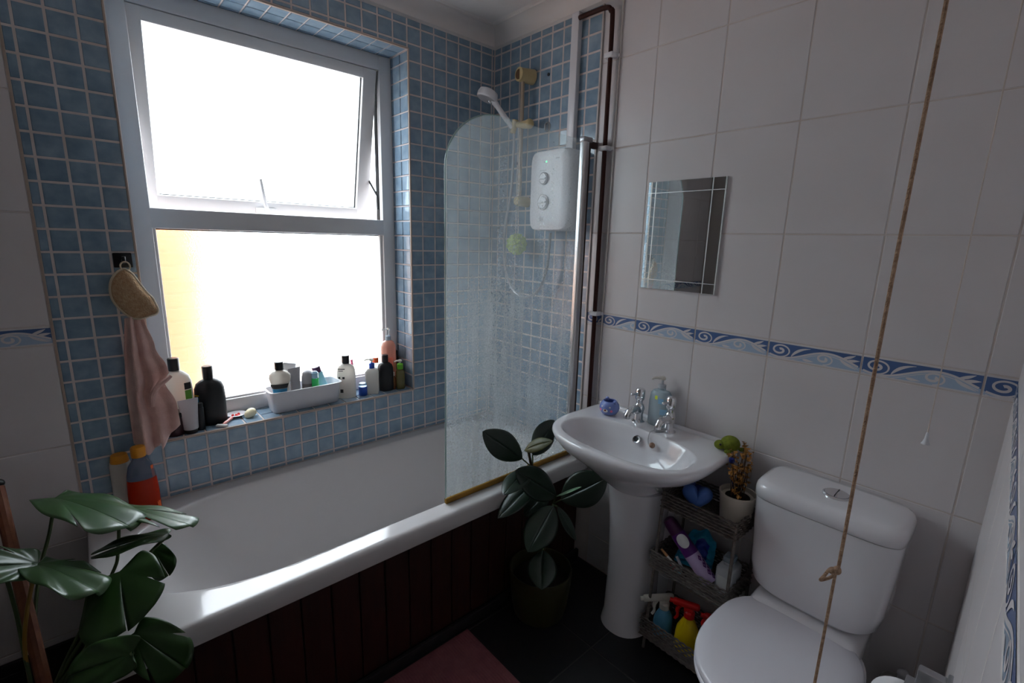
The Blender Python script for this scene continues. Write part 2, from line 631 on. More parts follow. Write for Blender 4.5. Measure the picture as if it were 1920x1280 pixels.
def tile_mesh(name, mt, w, h, d=0.006, e=0.0016):
    """slab in local XY, face towards +Z at z=0, pillowed edge"""
    bb = MB()
    a, c = w / 2, h / 2
    v = [(-a, -c, -d), (a, -c, -d), (a, c, -d), (-a, c, -d), (-a, -c, -e), (a, -c, -e), (a, c, -e), (-a, c, -e),
         (-a + e, -c + e, 0), (a - e, -c + e, 0), (a - e, c - e, 0), (-a + e, c - e, 0)]
    f = [(8, 9, 10, 11)]
    for i in range(4):
        j = (i + 1) % 4
        f.append((4 + i, 4 + j, 8 + j, 8 + i))
        f.append((i, j, 4 + j, 4 + i))
    bb.add(v, f)
    return bb.mesh(name, mt, ang=0)


cache = {}


def tile(name, mt, parent, c, w, h, rot, d=0.006):
    if w < 0.004 or h < 0.004:
        return
    k = (name, mt.name, round(w, 4), round(h, 4))
    if k not in cache:
        cache[k] = tile_mesh(name, mt, w, h, d)
    return inst(name, cache[k], parent, c, rot)


R_BACK = (PI / 2, 0, 0)             # local X -> x, local Y -> z, faces -y
R_RIGHT = (PI / 2, 0, -PI / 2)      # faces -x ; local X -> -y
R_FLOOR = (0, 0, 0)

FP = 0.356
for i in range(-6, 4):
    for j in range(0, 9):
        x0, x1 = -0.366 + FP * i, -0.366 + FP * (i + 1)
        y1, y0 = -0.716 - FP * (j - 1), -0.716 - FP * j
        x0, x1 = max(x0, LX), min(x1, 0.0)
        y0, y1 = max(y0, -3.0), min(y1, -0.62)
        if x1 - x0 < 0.02 or y1 - y0 < 0.02:
            continue
        tile('floor_tile', m_floor, floor, ((x0 + x1) / 2, (y0 + y1) / 2, 0), x1 - x0 - 0.004, y1 - y0 - 0.004, R_FLOOR, 0.003)
# left-of-bath floor strip along the window wall
for i in range(2):
    tile('floor_tile', m_floor, floor, (-2.03, -0.16 - 0.33 * i, 0), 0.60, 0.32, R_FLOOR, 0.003)

# --- window wall mosaic and big tiles
PX, PZ = 0.0665, 0.0664
GW = 0.0062                       # grout joint
ZR = 1.6156
BATH_Z = 0.535
mos = []                           # (distance to camera, wall, centre, w, h, rot)
CAM = Vector(m.translation)


def add_mosaic(parent, c, w_, h_, rot):
    mos.append(((Vector(c) - CAM).length, parent, c, w_ - GW, h_ - GW, rot))


def spans(edges, lo, hi, holes=()):
    out = []
    for a, c in zip(edges[:-1], edges[1:]):
        a2, c2 = max(a, lo), min(c, hi)
        if c2 - a2 > 0.010:
            out.append((a2, c2))
    return out


cols = [WX0 + PX * i for i in range(-4, 24)]
rows_r = [ZR + PZ * i for i in range(-17, 14)]
rows_l = [1.2045 + PZ * i for i in range(-11, 19)]
MX0 = -1.703
for a, c in spans(cols, MX0, 0.0):
    mid = (a + c) / 2
    if mid < WX0:
        for z0, z1 in spans(rows_l, BATH_Z, 2.385):
            add_mosaic(wall_back, (mid, 0, (z0 + z1) / 2), c - a, z1 - z0, R_BACK)
    elif mid > WX1:
        for z0, z1 in spans(rows_r, BATH_Z, 2.385):
            add_mosaic(wall_back, (mid, 0, (z0 + z1) / 2), c - a, z1 - z0, R_BACK)
    else:
        for z0, z1 in spans(rows_r, BATH_Z, WZ0 - 0.006):
            add_mosaic(wall_back, (mid, 0, (z0 + z1) / 2), c - a, z1 - z0, R_BACK)
        for z0, z1 in spans(rows_r, WZ1 + 0.006, 2.385):
            add_mosaic(wall_back, (mid, 0, (z0 + z1) / 2), c - a, z1 - z0, R_BACK)
# reveals
dep = [0.006, 0.0725, 0.139, 0.172]
for y0, y1 in zip(dep[:-1], dep[1:]):
    for z0, z1 in spans(rows_r, WZ0, WZ1):
        add_mosaic(wall_back, (WX1 - 0.0, (y0 + y1) / 2, (z0 + z1) / 2), y1 - y0, z1 - z0, R_RIGHT)
        add_mosaic(wall_back, (WX0 + 0.0, (y0 + y1) / 2, (z0 + z1) / 2), y1 - y0, z1 - z0, (PI / 2, 0, PI / 2))
    for a, c in spans(cols, WX0, WX1):
        add_mosaic(wall_back, ((a + c) / 2, (y0 + y1) / 2, WZ1), c - a, y1 - y0, (PI, 0, 0))
        add_mosaic(wall_back, ((a + c) / 2, (y0 + y1) / 2, WZ0), c - a, y1 - y0, (0, 0, 0))
# right wall mosaic
yr = [0.0, -0.049, -0.1165, -0.184, -0.2505, -0.3185, -0.386, -0.452, -0.519, -0.5865, -0.655]
for y1, y0 in zip(yr[:-1], yr[1:]):
    for z0, z1 in spans(rows_r, BATH_Z, 2.385):
        add_mosaic(wall_right, (0, (y0 + y1) / 2, (z0 + z1) / 2), y1 - y0, z1 - z0, R_RIGHT)


def in_view(c):
    v = Vector(c) - CAM
    z = v.dot(FW)
    if z < 0.05:
        return False
    x, y = v.dot(RT) / z * 891.2, v.dot(UP) / z * 891.2
    return abs(x) < 985 and abs(y) < 665


# the 300 that show largest are parts, the rest one joined part per wall
for wall in (wall_back, wall_right):
    mine = sorted([t for t in mos if t[1] is wall], key=lambda t: (not in_view(t[2]), t[0]))
    if wall is wall_back:      # left and lower rows stand nearest; all of them shown first
        mine = sorted(mine, key=lambda t: (not in_view(t[2]), t[5] == (0, 0, PI / 2), t[0]))
    for t in mine[:300]:
        tile('mosaic_tile', m_mosaic, wall, t[2], t[3], t[4], t[5])
    rest = mine[300:]
    if rest:
        bb = MB()
        for _, _, c, w_, h_, rot in rest:
            if w_ < 0.004 or h_ < 0.004:
                continue
            k = ('mosaic_tile', m_mosaic.name, round(w_, 4), round(h_, 4))
            if k not in cache:
                cache[k] = tile_mesh('mosaic_tile', m_mosaic, w_, h_)
            me = cache[k]
            T = Matrix.Translation(c) @ Matrix.LocRotScale(None, None, None)
            from mathutils import Euler
            T = Matrix.Translation(c) @ Euler(rot).to_matrix().to_4x4()
            bb.add([T @ v.co for v in me.vertices], [tuple(p.vertices) for p in me.polygons])
        o = bb.build('mosaic_tiles', m_mosaic, wall, ang=0)
        o['kind'] = 'stuff'

# white tiles: rows shared by all walls
ROWS = [(0.0, 0.157), (0.157, 0.4803), (0.4803, 0.80375), (0.80375, 1.1273), (1.1861, 1.5146), (1.5146, 1.8385), (1.8385, 2.160), (2.160, 2.41)]
BORDER = (1.1273, 1.1861)
JG = 0.0032


def border_mesh(wd):
    """patterned border tile: dark upper field, pale lower field, white scroll; printed flat on a glazed slab"""
    h = BORDER[1] - BORDER[0] - JG
    bb = MB()
    base = tile_mesh('border_base', m_white_tile, wd, h)
    bb.add([v.co for v in base.vertices], [tuple(p.vertices) for p in base.polygons], 0)
    u1 = 0.25
    n = 40
    kmax = max(2, int(round(n * wd / u1)))
    lo, hi = -h / 2 + 0.0048, h / 2 - 0.0048
    hh = hi - lo
    wave = lambda u: lo + hh * (0.42 - 0.38 * math.cos(2 * PI * (u - 0.16)))
    e = 0.0005
    xs = [(-wd / 2 + 0.001 + (wd - 0.002) * i / kmax) for i in range(kmax + 1)]
    us = [(x + wd / 2) / u1 for x in xs]
    for i in range(kmax):
        a, c = xs[i], xs[i + 1]
        wa, wc = wave(us[i]), wave(us[i + 1])
        bb.add([(a, wa, e), (c, wc, e), (c, hi, e), (a, hi, e)], [(0, 1, 2, 3)], 1)
        bb.add([(a, lo, e), (c, lo, e), (c, wc, e), (a, wa, e)], [(0, 1, 2, 3)], 2)

    def ribbon(pts, wds, z):
        L_, R_ = [], []
        for i, p in enumerate(pts):
            q0, q1 = pts[max(0, i - 1)], pts[min(len(pts) - 1, i + 1)]
            dx, dy = q1[0] - q0[0], q1[1] - q0[1]
            l = math.hypot(dx, dy) or 1
            nx, ny = -dy / l, dx / l
            ww = wds(i / (len(pts) - 1)) / 2
            L_.append((p[0] + nx * ww, p[1] + ny * ww, z))
            R_.append((p[0] - nx * ww, p[1] - ny * ww, z))
        k = len(pts)
        bb.add(L_ + R_, [(i, i + 1, k + i + 1, k + i) for i in range(k - 1)], 0)
    X = lambda u: -wd / 2 + u * u1
    clip = lambda pts: [p for p in pts if abs(p[0]) < wd / 2 - 0.001]

    def rb(pts, f, z=0.0008):
        pts = clip(pts)
        if len(pts) > 2:
            ribbon(pts, f, z)
    rb([(X(i / 60), wave(i / 60)) for i in range(61)], lambda t: 0.0056)
    rb([(X(i / 60), wave(i / 60) - 0.0068) for i in range(61)], lambda t: 0.0018)
    for uc, vc, r0, sgn, turns in ((0.135, 0.54, 0.47, 1, 1.55), (0.62, 0.40, 0.38, 1, 1.4)):
        pts = []
        for i in range(49):
            t = i / 48
            a = -0.5 * PI + sgn * t * turns * 2 * PI
            r = hh * (r0 - (r0 - 0.07) * t)
            pts.append((X(uc) + r * 1.45 * math.cos(a), lo + hh * vc + r * math.sin(a)))
        rb(pts, lambda t: 0.0036 + 0.0040 * t, 0.0010)
    for a, c, d in (((0.27, 0.20), (0.33, 0.80), (0.47, 0.90)), ((0.80, 0.62), (0.88, 0.78), (0.93, 0.95)), ((0.84, 0.52), (0.92, 0.62), (0.985, 0.66)),
                    ((0.78, 0.60), (0.84, 0.30), (0.95, 0.10)), ((0.40, 0.16), (0.44, 0.10), (0.52, 0.10))):
        pts = []
        for i in range(13):
            t = i / 12
            x = (1 - t) ** 2 * a[0] + 2 * t * (1 - t) * c[0] + t * t * d[0]
            y = (1 - t) ** 2 * a[1] + 2 * t * (1 - t) * c[1] + t * t * d[1]
            pts.append((X(x), lo + hh * y))
        rb(pts, lambda t: 0.0012 + 0.0085 * math.sin(PI * min(1, t * 1.05)) ** 0.8 * (1 - 0.4 * t), 0.0011)
    return bb.mesh('border_tile', [m_white_tile, m_dark_blue, m_light_blue], ang=0)


bcache = {}


def border(parent, c, wd, rot):
    k = round(wd, 3)
    if wd < 0.02:
        return
    if k not in bcache:
        bcache[k] = border_mesh(wd)
    inst('border_tile', bcache[k], parent, c, rot)


# right wall white tiles (local X of R_RIGHT runs to -y)
ycols = [-0.747, -0.9104, -1.1604, -1.4104, -1.6604, -1.9104, -1.975]
for y1, y0 in zip(ycols[:-1], ycols[1:]):
    for z0, z1 in ROWS:
        tile('wall_tile', m_white_tile, wall_right, (0, (y0 + y1) / 2, (z0 + z1) / 2), y1 - y0 - JG, z1 - z0 - JG, R_RIGHT)
    border(wall_right, (0, (y0 + y1) / 2, sum(BORDER) / 2), y1 - y0 - JG, R_RIGHT)
# narrow strip of white tile behind the pipe
for z0, z1 in ROWS:
    if z0 > 0.4:
        tile('wall_tile', m_white_tile, wall_right, (0.0, -0.7015, (z0 + z1) / 2), 0.087, z1 - z0 - JG, R_RIGHT)
border(wall_right, (0, -0.7015, sum(BORDER) / 2), 0.087, R_RIGHT)
# window wall, left of the mosaic
xc = [-2.345, -2.203, -1.953, -1.705]
for x0, x1 in zip(xc[:-1], xc[1:]):
    for z0, z1 in ROWS:
        tile('wall_tile', m_white_tile, wall_back, ((x0 + x1) / 2, 0, (z0 + z1) / 2), x1 - x0 - JG, z1 - z0 - JG, R_BACK)
    border(wall_back, ((x0 + x1) / 2, 0, sum(BORDER) / 2), x1 - x0 - JG, R_BACK)
# near wall (faces +y, turned by 1.8 degrees); local X runs to -x
ang = math.atan(NEAR_K)
R_NEAR = (PI / 2, 0, PI + ang)
nx = [-0.002, -0.19, -0.44, -0.69, -0.94, -1.19, NEAR_END]
for x1, x0 in zip(nx[:-1], nx[1:]):
    cx = (x0 + x1) / 2
    for z0, z1 in ROWS:
        tile('wall_tile', m_white_tile, wall_near, (cx, near_y(cx), (z0 + z1) / 2), (x1 - x0) - JG, z1 - z0 - JG, R_NEAR)
    border(wall_near, (cx, near_y(cx), sum(BORDER) / 2), (x1 - x0) - JG, R_NEAR)

# raised pale grout of the near wall, seen edge-on
b = MB()
for z in sorted({z for r in ROWS for z in r} - {0.0}):
    b.box((NEAR_END, -0.002, z - 0.0034), (-0.004, 0.00012, z + 0.0034), 0, Mn)
for x in nx[1:-1]:
    b.box((x - 0.0040, -0.002, 0.0), (x + 0.0040, 0.00012, 2.40), 0, Mn)
o = b.build('grout_lines', M_('fresh_white_grout', srgb(226, 220, 218), 0.9), wall_near, ang=0)
o['kind'] = 'stuff'

# tile edging round the window opening
t_ = 0.006
for i, (lo, hi) in enumerate((((WX0 - t_, -0.003, WZ0 - t_), (WX0 + 0.001, 0.006, WZ1 + t_)), ((WX1 - 0.001, -0.003, WZ0 - t_), (WX1 + t_, 0.006, WZ1 + t_)),
                              ((WX0, -0.003, WZ0 - t_), (WX1, 0.006, WZ0 + 0.001)), ((WX0, -0.003, WZ1 - 0.001), (WX1, 0.006, WZ1 + t_)))):
    b = MB()
    b.rbox(lo, hi, 0.0015, seg=1)
    struct(b.build('trim_%d' % (i + 1), m_trim))
# edge bead between mosaic and white tile, left
b = MB()
b.box((MX0 - 0.003, -0.0015, 0.0), (MX0 + 0.003, 0.004, 2.40))
struct(b.build('trim_5', m_trim, ang=0))

# coving: concave plaster cove round the ceiling
def cove(p0, p1, inward, ext0=0.0, ext1=0.0):
    bb = MB()
    prof = [(0.0, -0.078)]
    for i in range(9):
        a = PI / 2 * i / 8
        prof.append((0.012 + 0.060 * (1 - math.cos(a)), -0.070 + 0.058 * math.sin(a)))
    prof += [(0.074, -0.006), (0.082, 0.0), (0.0, 0.0)]
    p0, p1, inward = Vector(p0), Vector(p1), Vector(inward)
    d = (p1 - p0).normalized()
    loops = []
    for q, s in ((p0, ext0), (p1, ext1)):
        loops.append([q + inward * a + Vector((0, 0, c)) + d * s * a for a, c in prof])
    bb.loft(loops)
    return bb


b = cove((LX, 0.0, CEIL), (0, 0, CEIL), (0, -1, 0), 0, -1.0)
struct(b.build('trim_6', m_cove, ang=30))
b = cove((0, 0.0, CEIL), (0, -1.966, CEIL), (-1, 0, 0), 1.0, 0.0)
struct(b.build('trim_7', m_cove, ang=30))

# skirting on the window wall, left of the bath, and the dark strip under the bath panel
b = MB()
b.rbox((LX, -0.016, 0.0), (-1.705, -0.0005, 0.135), 0.004)
b.rbox((LX, -0.022, 0.0), (-1.705, -0.016, 0.10), 0.003)
struct(b.build('baseboard_back', m_skirt))
b = MB()
b.rbox((-1.70, -0.700, 0.0), (-0.003, -0.684, 0.042), 0.003)
struct(b.build('baseboard_bath', m_skirt))

# ------------------------------------------------------------------ window
FY0, FY1 = 0.150, 0.215
win = struct(bpy.data.objects.new('window_1', None))
COL.objects.link(win)
b = MB()
fx0, fx1, fz0, fz1 = WX0, WX1, WZ0, WZ1
b.rbox((fx0, FY0, fz0), (-1.414, FY1, fz1), 0.004)
b.rbox((-0.537, FY0, fz0), (fx1, FY1, fz1), 0.004)
b.rbox((fx0, FY0 + 0.001, fz1 - 0.062), (fx1, FY1 - 0.001, fz1), 0.004)
b.rbox((fx0, FY0 + 0.001, fz0), (fx1, FY1 - 0.001, 0.815), 0.004)
b.rbox((-1.42, FY0 + 0.0005, 1.482), (-0.53, FY1, 1.552), 0.004)
# glazing bead of the lower pane
for lo, hi in (((-1.416, FY0 + 0.012, 0.81), (-1.404, FY0 + 0.03, 1.485)), ((-0.549, FY0 + 0.012, 0.81), (-0.535, FY0 + 0.03, 1.485)),
               ((-1.416, FY0 + 0.012, 0.81), (-0.535, FY0 + 0.03, 0.823))):
    b.rbox(lo, hi, 0.003)
b.build('window_frame', m_upvc, win)
b = MB()
for lo, hi in (((-1.4145, FY0 + 0.030, 0.812), (-1.409, FY0 + 0.034, 1.484)), ((-0.543, FY0 + 0.030, 0.812), (-0.537, FY0 + 0.034, 1.484)),
               ((-1.414, FY0 + 0.030, 1.478), (-0.537, FY0 + 0.034, 1.484))):
    b.box(lo, hi)
b.build('gasket', m_gasket, win)
b = MB()
b.box((-1.412, 0.186, 0.815), (-0.539, 0.190, 1.483))
b.build('lower_pane', m_pane_low, win)
# open top-hung sash
TILT = math.radians(12.3)
sx0, sx1, sh = -1.426, -0.546, 0.652
Ms = Matrix.Translation((0, 0.152, 2.190)) @ Matrix.Rotation(TILT, 4, 'X')
b = MB()
fw_ = 0.060
b.rbox((sx0, 0, -sh), (sx0 + 0.052, 0.06, 0), 0.004, M=Ms)
b.rbox((sx1 - fw_, 0, -sh), (sx1, 0.06, 0), 0.004, M=Ms)
b.rbox((sx0, 0.0008, -0.042), (sx1, 0.059, 0), 0.004, M=Ms)
b.rbox((sx0, 0.0008, -sh), (sx1, 0.059, -sh + 0.052), 0.004, M=Ms)
sash = b.build('sash', m_upvc, win)
b = MB()
b.box((sx0 + 0.046, 0.026, -sh + 0.045), (sx1 - 0.052, 0.030, -0.034), 0, Ms)
b.build('sash_pane', m_pane_up, sash)
b = MB()
b.box((sx1 - fw_ - 0.004, 0.018, -sh + 0.05), (sx1 - fw_ + 0.001, 0.024, -0.038), 0, Ms)
b.box((sx0 + fw_, 0.018, -sh + 0.046), (sx1 - fw_, 0.024, -sh + 0.054), 0, Ms)
b.build('sash_gasket', m_gasket, sash)
# black weather seal seen in the gap round the sash
b = MB()
b.box((-1.414, FY0 + 0.035, 2.189), (-0.537, FY0 + 0.05, 2.196))
b.box((-0.5405, FY0 + 0.030, 1.553), (-0.5365, FY0 + 0.055, 2.193))
b.build('weather_seal', m_gasket, win)
# lever handle on the sash's bottom rail
b = MB()
hx = -1.005
b.rbox((hx - 0.040, -0.012, -sh + 0.004), (hx + 0.040, 0.001, -sh + 0.030), 0.004, M=Ms)
b.tube([Ms @ Vector((hx, -0.006, -sh + 0.018)), Ms @ Vector((hx, -0.035, -sh + 0.018)), Ms @ Vector((hx - 0.012, -0.040, -sh + 0.050)),
        Ms @ Vector((hx - 0.030, -0.042, -sh + 0.150))], [0.009, 0.009, 0.008, 0.006], 8)
b.build('window_handle', m_upvc, sash)
# friction stay
b = MB()
p0 = Ms @ Vector((sx1 - 0.006, 0.03, -0.22))
p1 = Vector((-0.541, 0.19, 1.80))
p2 = Ms @ Vector((sx1 - 0.006, 0.03, -0.45))
b.tube([p0, p2], 0.006, 6)
b.tube([p2, Vector((-0.541, 0.19, 1.66)), Vector((-0.541, 0.185, 1.60))], 0.005, 6)
b.build('window_stay', m_gasket, win)

# outside: a garden wall close to the window and pale paving
gw = thing('garden_wall', 'pale orange brick garden wall blurred outside the lower window pane', 'wall', (-2.23, 1.15, -0.2))
b = MB()
b.box((-1.4, 0, 0), (1.20, 0.10, 1.80))
b.build('mortar_core', m_mortar, gw, ang=0)
bl = MB()
bl.rbox((0, -0.012, 0), (0.215, 0.0, 0.065), 0.004, seg=1)
bme = bl.mesh('brick', m_brick)
for r in range(8, 24):
    for k in range(-3, 6):
        x = k * 0.225 - (0.112 if r % 2 else 0)
        if x + 0.215 < 1.20:
            inst('brick', bme, gw, (x, 0, r * 0.075))
b = MB()
b.box((-8, 0.31, -0.6), (8, 12, -0.5))
o = b.build('garden_paving', m_ground, ang=0)
struct(o)

# ------------------------------------------------------------------ bathtub
def sup(cx, cy, ax, ay, n, a):
    ca, sa = math.cos(a), math.sin(a)
    return (cx + ax * math.copysign(abs(ca) ** (2 / n), ca), cy + ay * math.copysign(abs(sa) ** (2 / n), sa))


def bath_loop(xl, xr, y0, y1, z, ex=2.4, el=0.46, er=0.20, N=96):
    """closed loop: long rounded left end, squarer right end"""
    cy, ay = (y0 + y1) / 2, (y1 - y0) / 2
    out = []
    for j in range(N):
        a = 2 * PI * j / N
        ca, sa = math.cos(a), math.sin(a)
        if ca >= 0:
            x = xr - er + er * abs(ca) ** (2 / 3.4)
            y = cy + ay * math.copysign(abs(sa) ** (2 / 3.4), sa)
        else:
            x = xl + el - el * abs(ca) ** (2 / ex)
            y = cy + ay * math.copysign(abs(sa) ** (2 / ex), sa)
        out.append((x, y, z))
    return out


def rect_loop(x0, x1, y0, y1, z, r, src):
    """project the loop's directions on a rectangle so that the quads stay even"""
    out = []
    cx, cy = (x0 + x1) / 2, (y0 + y1) / 2
    for (x, y, _) in src:
        dx, dy = (x - cx) / (x1 - x0) * 2, (y - cy) / (y1 - y0) * 2
        k = max(abs(dx), abs(dy))
        px, py = dx / k, dy / k
        out.append((cx + px * (x1 - x0) / 2, cy + py * (y1 - y0) / 2, z))
    return out


bath = thing('bathtub', 'long white acrylic bathtub set along the mosaic wall under the window', 'bathtub', (0, 0, 0))
inn = bath_loop(-1.640, -0.075, -0.652, -0.060, BATH_Z)
mk = lambda d, z, l=0, r=0: bath_loop(-1.640 + d + l, -0.075 - d - r, -0.652 + d, -0.060 - d, z)
X0, X1, Y0, Y1 = -1.702, -0.003, -0.728, -0.003
loops = [rect_loop(X0 + 0.03, X1 - 0.004, Y0 + 0.035, Y1 - 0.004, BATH_Z - 0.058, 0, inn),
         rect_loop(X0 + 0.002, X1, Y0 + 0.002, Y1, BATH_Z - 0.062, 0, inn),
         rect_loop(X0, X1, Y0, Y1, BATH_Z - 0.058, 0, inn),
         rect_loop(X0, X1, Y0, Y1, BATH_Z - 0.014, 0, inn),
         rect_loop(X0 + 0.004, X1, Y0 + 0.004, Y1, BATH_Z - 0.004, 0, inn),
         rect_loop(X0 + 0.014, X1, Y0 + 0.014, Y1, BATH_Z, 0, inn),
         rect_loop(X0 + 0.020, X1, Y0 + 0.020, Y1, BATH_Z + 0.0001, 0, inn), bath_loop(-1.647, -0.070, -0.659, -0.053, BATH_Z + 0.0001),
         bath_loop(-1.640, -0.075, -0.652, -0.060, BATH_Z), mk(0.006, BATH_Z - 0.003), mk(0.012, BATH_Z - 0.014), mk(0.020, BATH_Z - 0.06, 0.02),
         mk(0.035, 0.34, 0.12, 0.01), mk(0.055, 0.20, 0.26, 0.03), mk(0.08, 0.155, 0.33, 0.05), mk(0.13, 0.135, 0.38, 0.08), mk(0.22, 0.13, 0.40, 0.1)]
b = MB()
b.loft(loops, 0, False, True)
b.build('tub', m_bath, bath, ang=60)
b = MB()
b.lathe([(0.001, 0.004), (0.024, 0.004), (0.030, 0.0), (0.030, -0.003)], 20, (-0.34, -0.355, 0.1335))
b.build('plughole', m_chrome, bath)
# bath panel: vertical dark boards
b = MB()
b.box((-1.690, -0.672, 0.005), (-0.004, -0.655, 0.470))
b.box((-1.694, -0.672, 0.005), (-1.678, -0.020, 0.470))
panel = b.build('panel', m_skirt, bath, ang=0)
bd = MB()
bd.rbox((-0.0425, -0.010, 0.0), (0.0425, 0.0, 0.428), 0.0022, seg=1)
bme = bd.mesh('board', m_board)
for k in range(19):
    x = -1.6535 + 0.0887 * k
    inst('board', bme, panel, (x, -0.672, 0.042))
for k in range(7):
    inst('board', bme, panel, (-1.694, -0.628 + 0.0887 * k, 0.042), (0, 0, -PI / 2))

# ------------------------------------------------------------------ bath screen
scr = thing('bath_screen', 'hazy limescaled glass bath screen with a rounded top corner', 'screen', (0, 0, 0))
SY = -0.66
out = [(-0.072, 0.556), (-0.735, 0.556)]
for i in range(17):
    a = PI - PI / 2 * i / 16
    out.append((-0.735 + 0.215 + 0.215 * math.cos(a), 1.69 + 0.188 * math.sin(a)))
out.append((-0.072, 1.868))
b = MB()
n = len(out)
b.add([(x, SY, z) for x, z in out], [tuple(range(n))])
b.build('glass_pane', m_screen, scr, ang=0)
b = MB()
b.tube([(x, SY, z) for x, z in out[1:-1]], 0.0028, 6)
b.build('glass_edge', m_screen_edge, scr)
b = MB()
b.rbox((-0.091, SY - 0.013, 0.555), (-0.057, SY + 0.013, 1.866), 0.006, seg=3)
b.build('hinge_post', m_alu, scr)
b = MB()
b.rbox((-0.0575, SY - 0.009, 0.555), (-0.044, SY + 0.011, 1.862), 0.003)
b.rbox((-0.046, SY - 0.008, 1.845), (-0.0005, SY + 0.010, 1.870), 0.003)
b.rbox((-0.046, SY - 0.008, 0.560), (-0.0005, SY + 0.010, 0.585), 0.003)
b.build('wall_channel', M_('channel_painted_shade', srgb(74, 58, 54), 0.35, metal=0.5), scr)  # dark brown paints in the shadow side of post and channel
b = MB()
b.rbox((-0.092, SY - 0.014, 1.862), (-0.040, SY + 0.014, 1.882), 0.004)
b.build('post_cap', m_grey_chrome, scr)
b = MB()
b.rbox((-0.737, SY - 0.007, 0.537), (-0.060, SY + 0.007, 0.558), 0.003)
b.build('seal_strip', m_brass, scr)

# ------------------------------------------------------------------ shower: rail, head, hose, heater, trunking, pipe
rail = thing('shower_rail', 'tan shower riser rail with yellowed plastic brackets on mosaic', 'rail', (0, 0, 0))
RX, RY = -0.052, -0.262
b = MB()
b.tube([(RX, RY, 1.655), (RX, RY, 2.185)], 0.0095, 12)
b.build('rail_tube', m_rail, rail)
b = MB()
b.tube([(0.0, RY - 0.012, 2.195), (-0.055, RY, 2.195), (-0.075, RY + 0.002, 2.195)], [0.032, 0.029, 0.029], 20)
b.build('top_bracket', m_cream, rail)
b = MB()
b.tube([(-0.0752, RY + 0.002, 2.195), (-0.0756, RY + 0.002, 2.195)], 0.021, 20)
b.build('bracket_hole', M_('bracket_inside', srgb(90, 62, 36), 0.6), rail)
b = MB()
b.tube([(0.0, RY, 1.655), (-0.06, RY, 1.655), (-0.072, RY, 1.655)], [0.024, 0.022, 0.018], 16)
b.build('lower_bracket', m_cream, rail)
b = MB()
b.tube([(-0.055, RY - 0.052, 1.985), (-0.055, RY - 0.03, 1.985), (-0.055, RY, 1.988), (-0.058, RY + 0.04, 1.995)], [0.020, 0.018, 0.014, 0.012], 12)
b.ball((-0.055, RY - 0.055, 1.985), 0.021)
b.tube([(-0.062, RY + 0.030, 2.012), (-0.070, RY + 0.040, 1.955)], [0.016, 0.013], 12)
b.build('slider', m_cream, rail)
head = thing('hand_shower', 'white handheld shower head tilted in the rail bracket', 'shower head', (0, 0, 0))
h0 = Vector((-0.066, RY + 0.034, 1.968))
h1 = Vector((-0.135, RY + 0.085, 2.075))
h2 = Vector((-0.150, RY + 0.098, 2.098))
b = MB()
b.tube(bez([h0, h0.lerp(h1, 0.5), h1, h2], 5), [0.0105] * 4 + [0.012] * 6 + [0.014] * 5 + [0.016], 12)
b.build('handle', m_plastic, head)
dirn = Vector((-0.30, 0.16, -0.94)).normalized()
Mh = Matrix.Translation(Vector((-0.162, RY + 0.112, 2.108))) @ dirn.to_track_quat('Z', 'Y').to_matrix().to_4x4()
b = MB()
b.lathe([(0.001, -0.028), (0.028, -0.027), (0.042, -0.020), (0.047, -0.006), (0.047, 0.010), (0.043, 0.015)], 28, M=Mh)
b.build('head_shell', m_plastic, head)
b = MB()
b.lathe([(0.043, 0.0145), (0.041, 0.0165), (0.001, 0.017)], 28, M=Mh)
b.build('spray_face', m_grey_tube, head)
b = MB()
b.ball(h2 + Vector((-0.002, 0.004, -0.012)), 0.013)
b.build('selector_ring', m_chrome, head)
b = MB()
hp = bez([h0 + Vector((0.0, 0.0, -0.004)), (-0.06, -0.222, 1.88), (-0.055, -0.205, 1.70), (-0.06, -0.172, 1.53), (-0.06, -0.178, 1.36), (-0.06, -0.236, 1.245),
          (-0.06, -0.333, 1.212), (-0.06, -0.425, 1.262), (-0.055, -0.462, 1.36), (-0.05, -0.470, 1.512)], 8)
b.tube(hp, 0.0062, 8)
tag(b.build('shower_hose', m_grey_chrome), 'grey shower hose looping below the white electric shower', 'hose')

unit = thing('electric_shower', 'white electric shower unit with two dials and a green light', 'shower', (0, 0, 0))
UY0, UY1, UZ0, UZ1 = -0.606, -0.366, 1.520, 1.855
b = MB()
lo = []
N = 40
uc, uz = (UY0 + UY1) / 2, (UZ0 + UZ1) / 2


def ul(x, s, dz=0):
    return [(x, uc + (UY1 - UY0) / 2 * s * math.copysign(abs(math.cos(a)) ** 0.28, math.cos(a)), uz + dz + (UZ1 - UZ0) / 2 * (s * 0.3 + 0.7) *
             math.copysign(abs(math.sin(a)) ** 0.28, math.sin(a))) for a in [2 * PI * j / N + 0.01 for j in range(N)]]


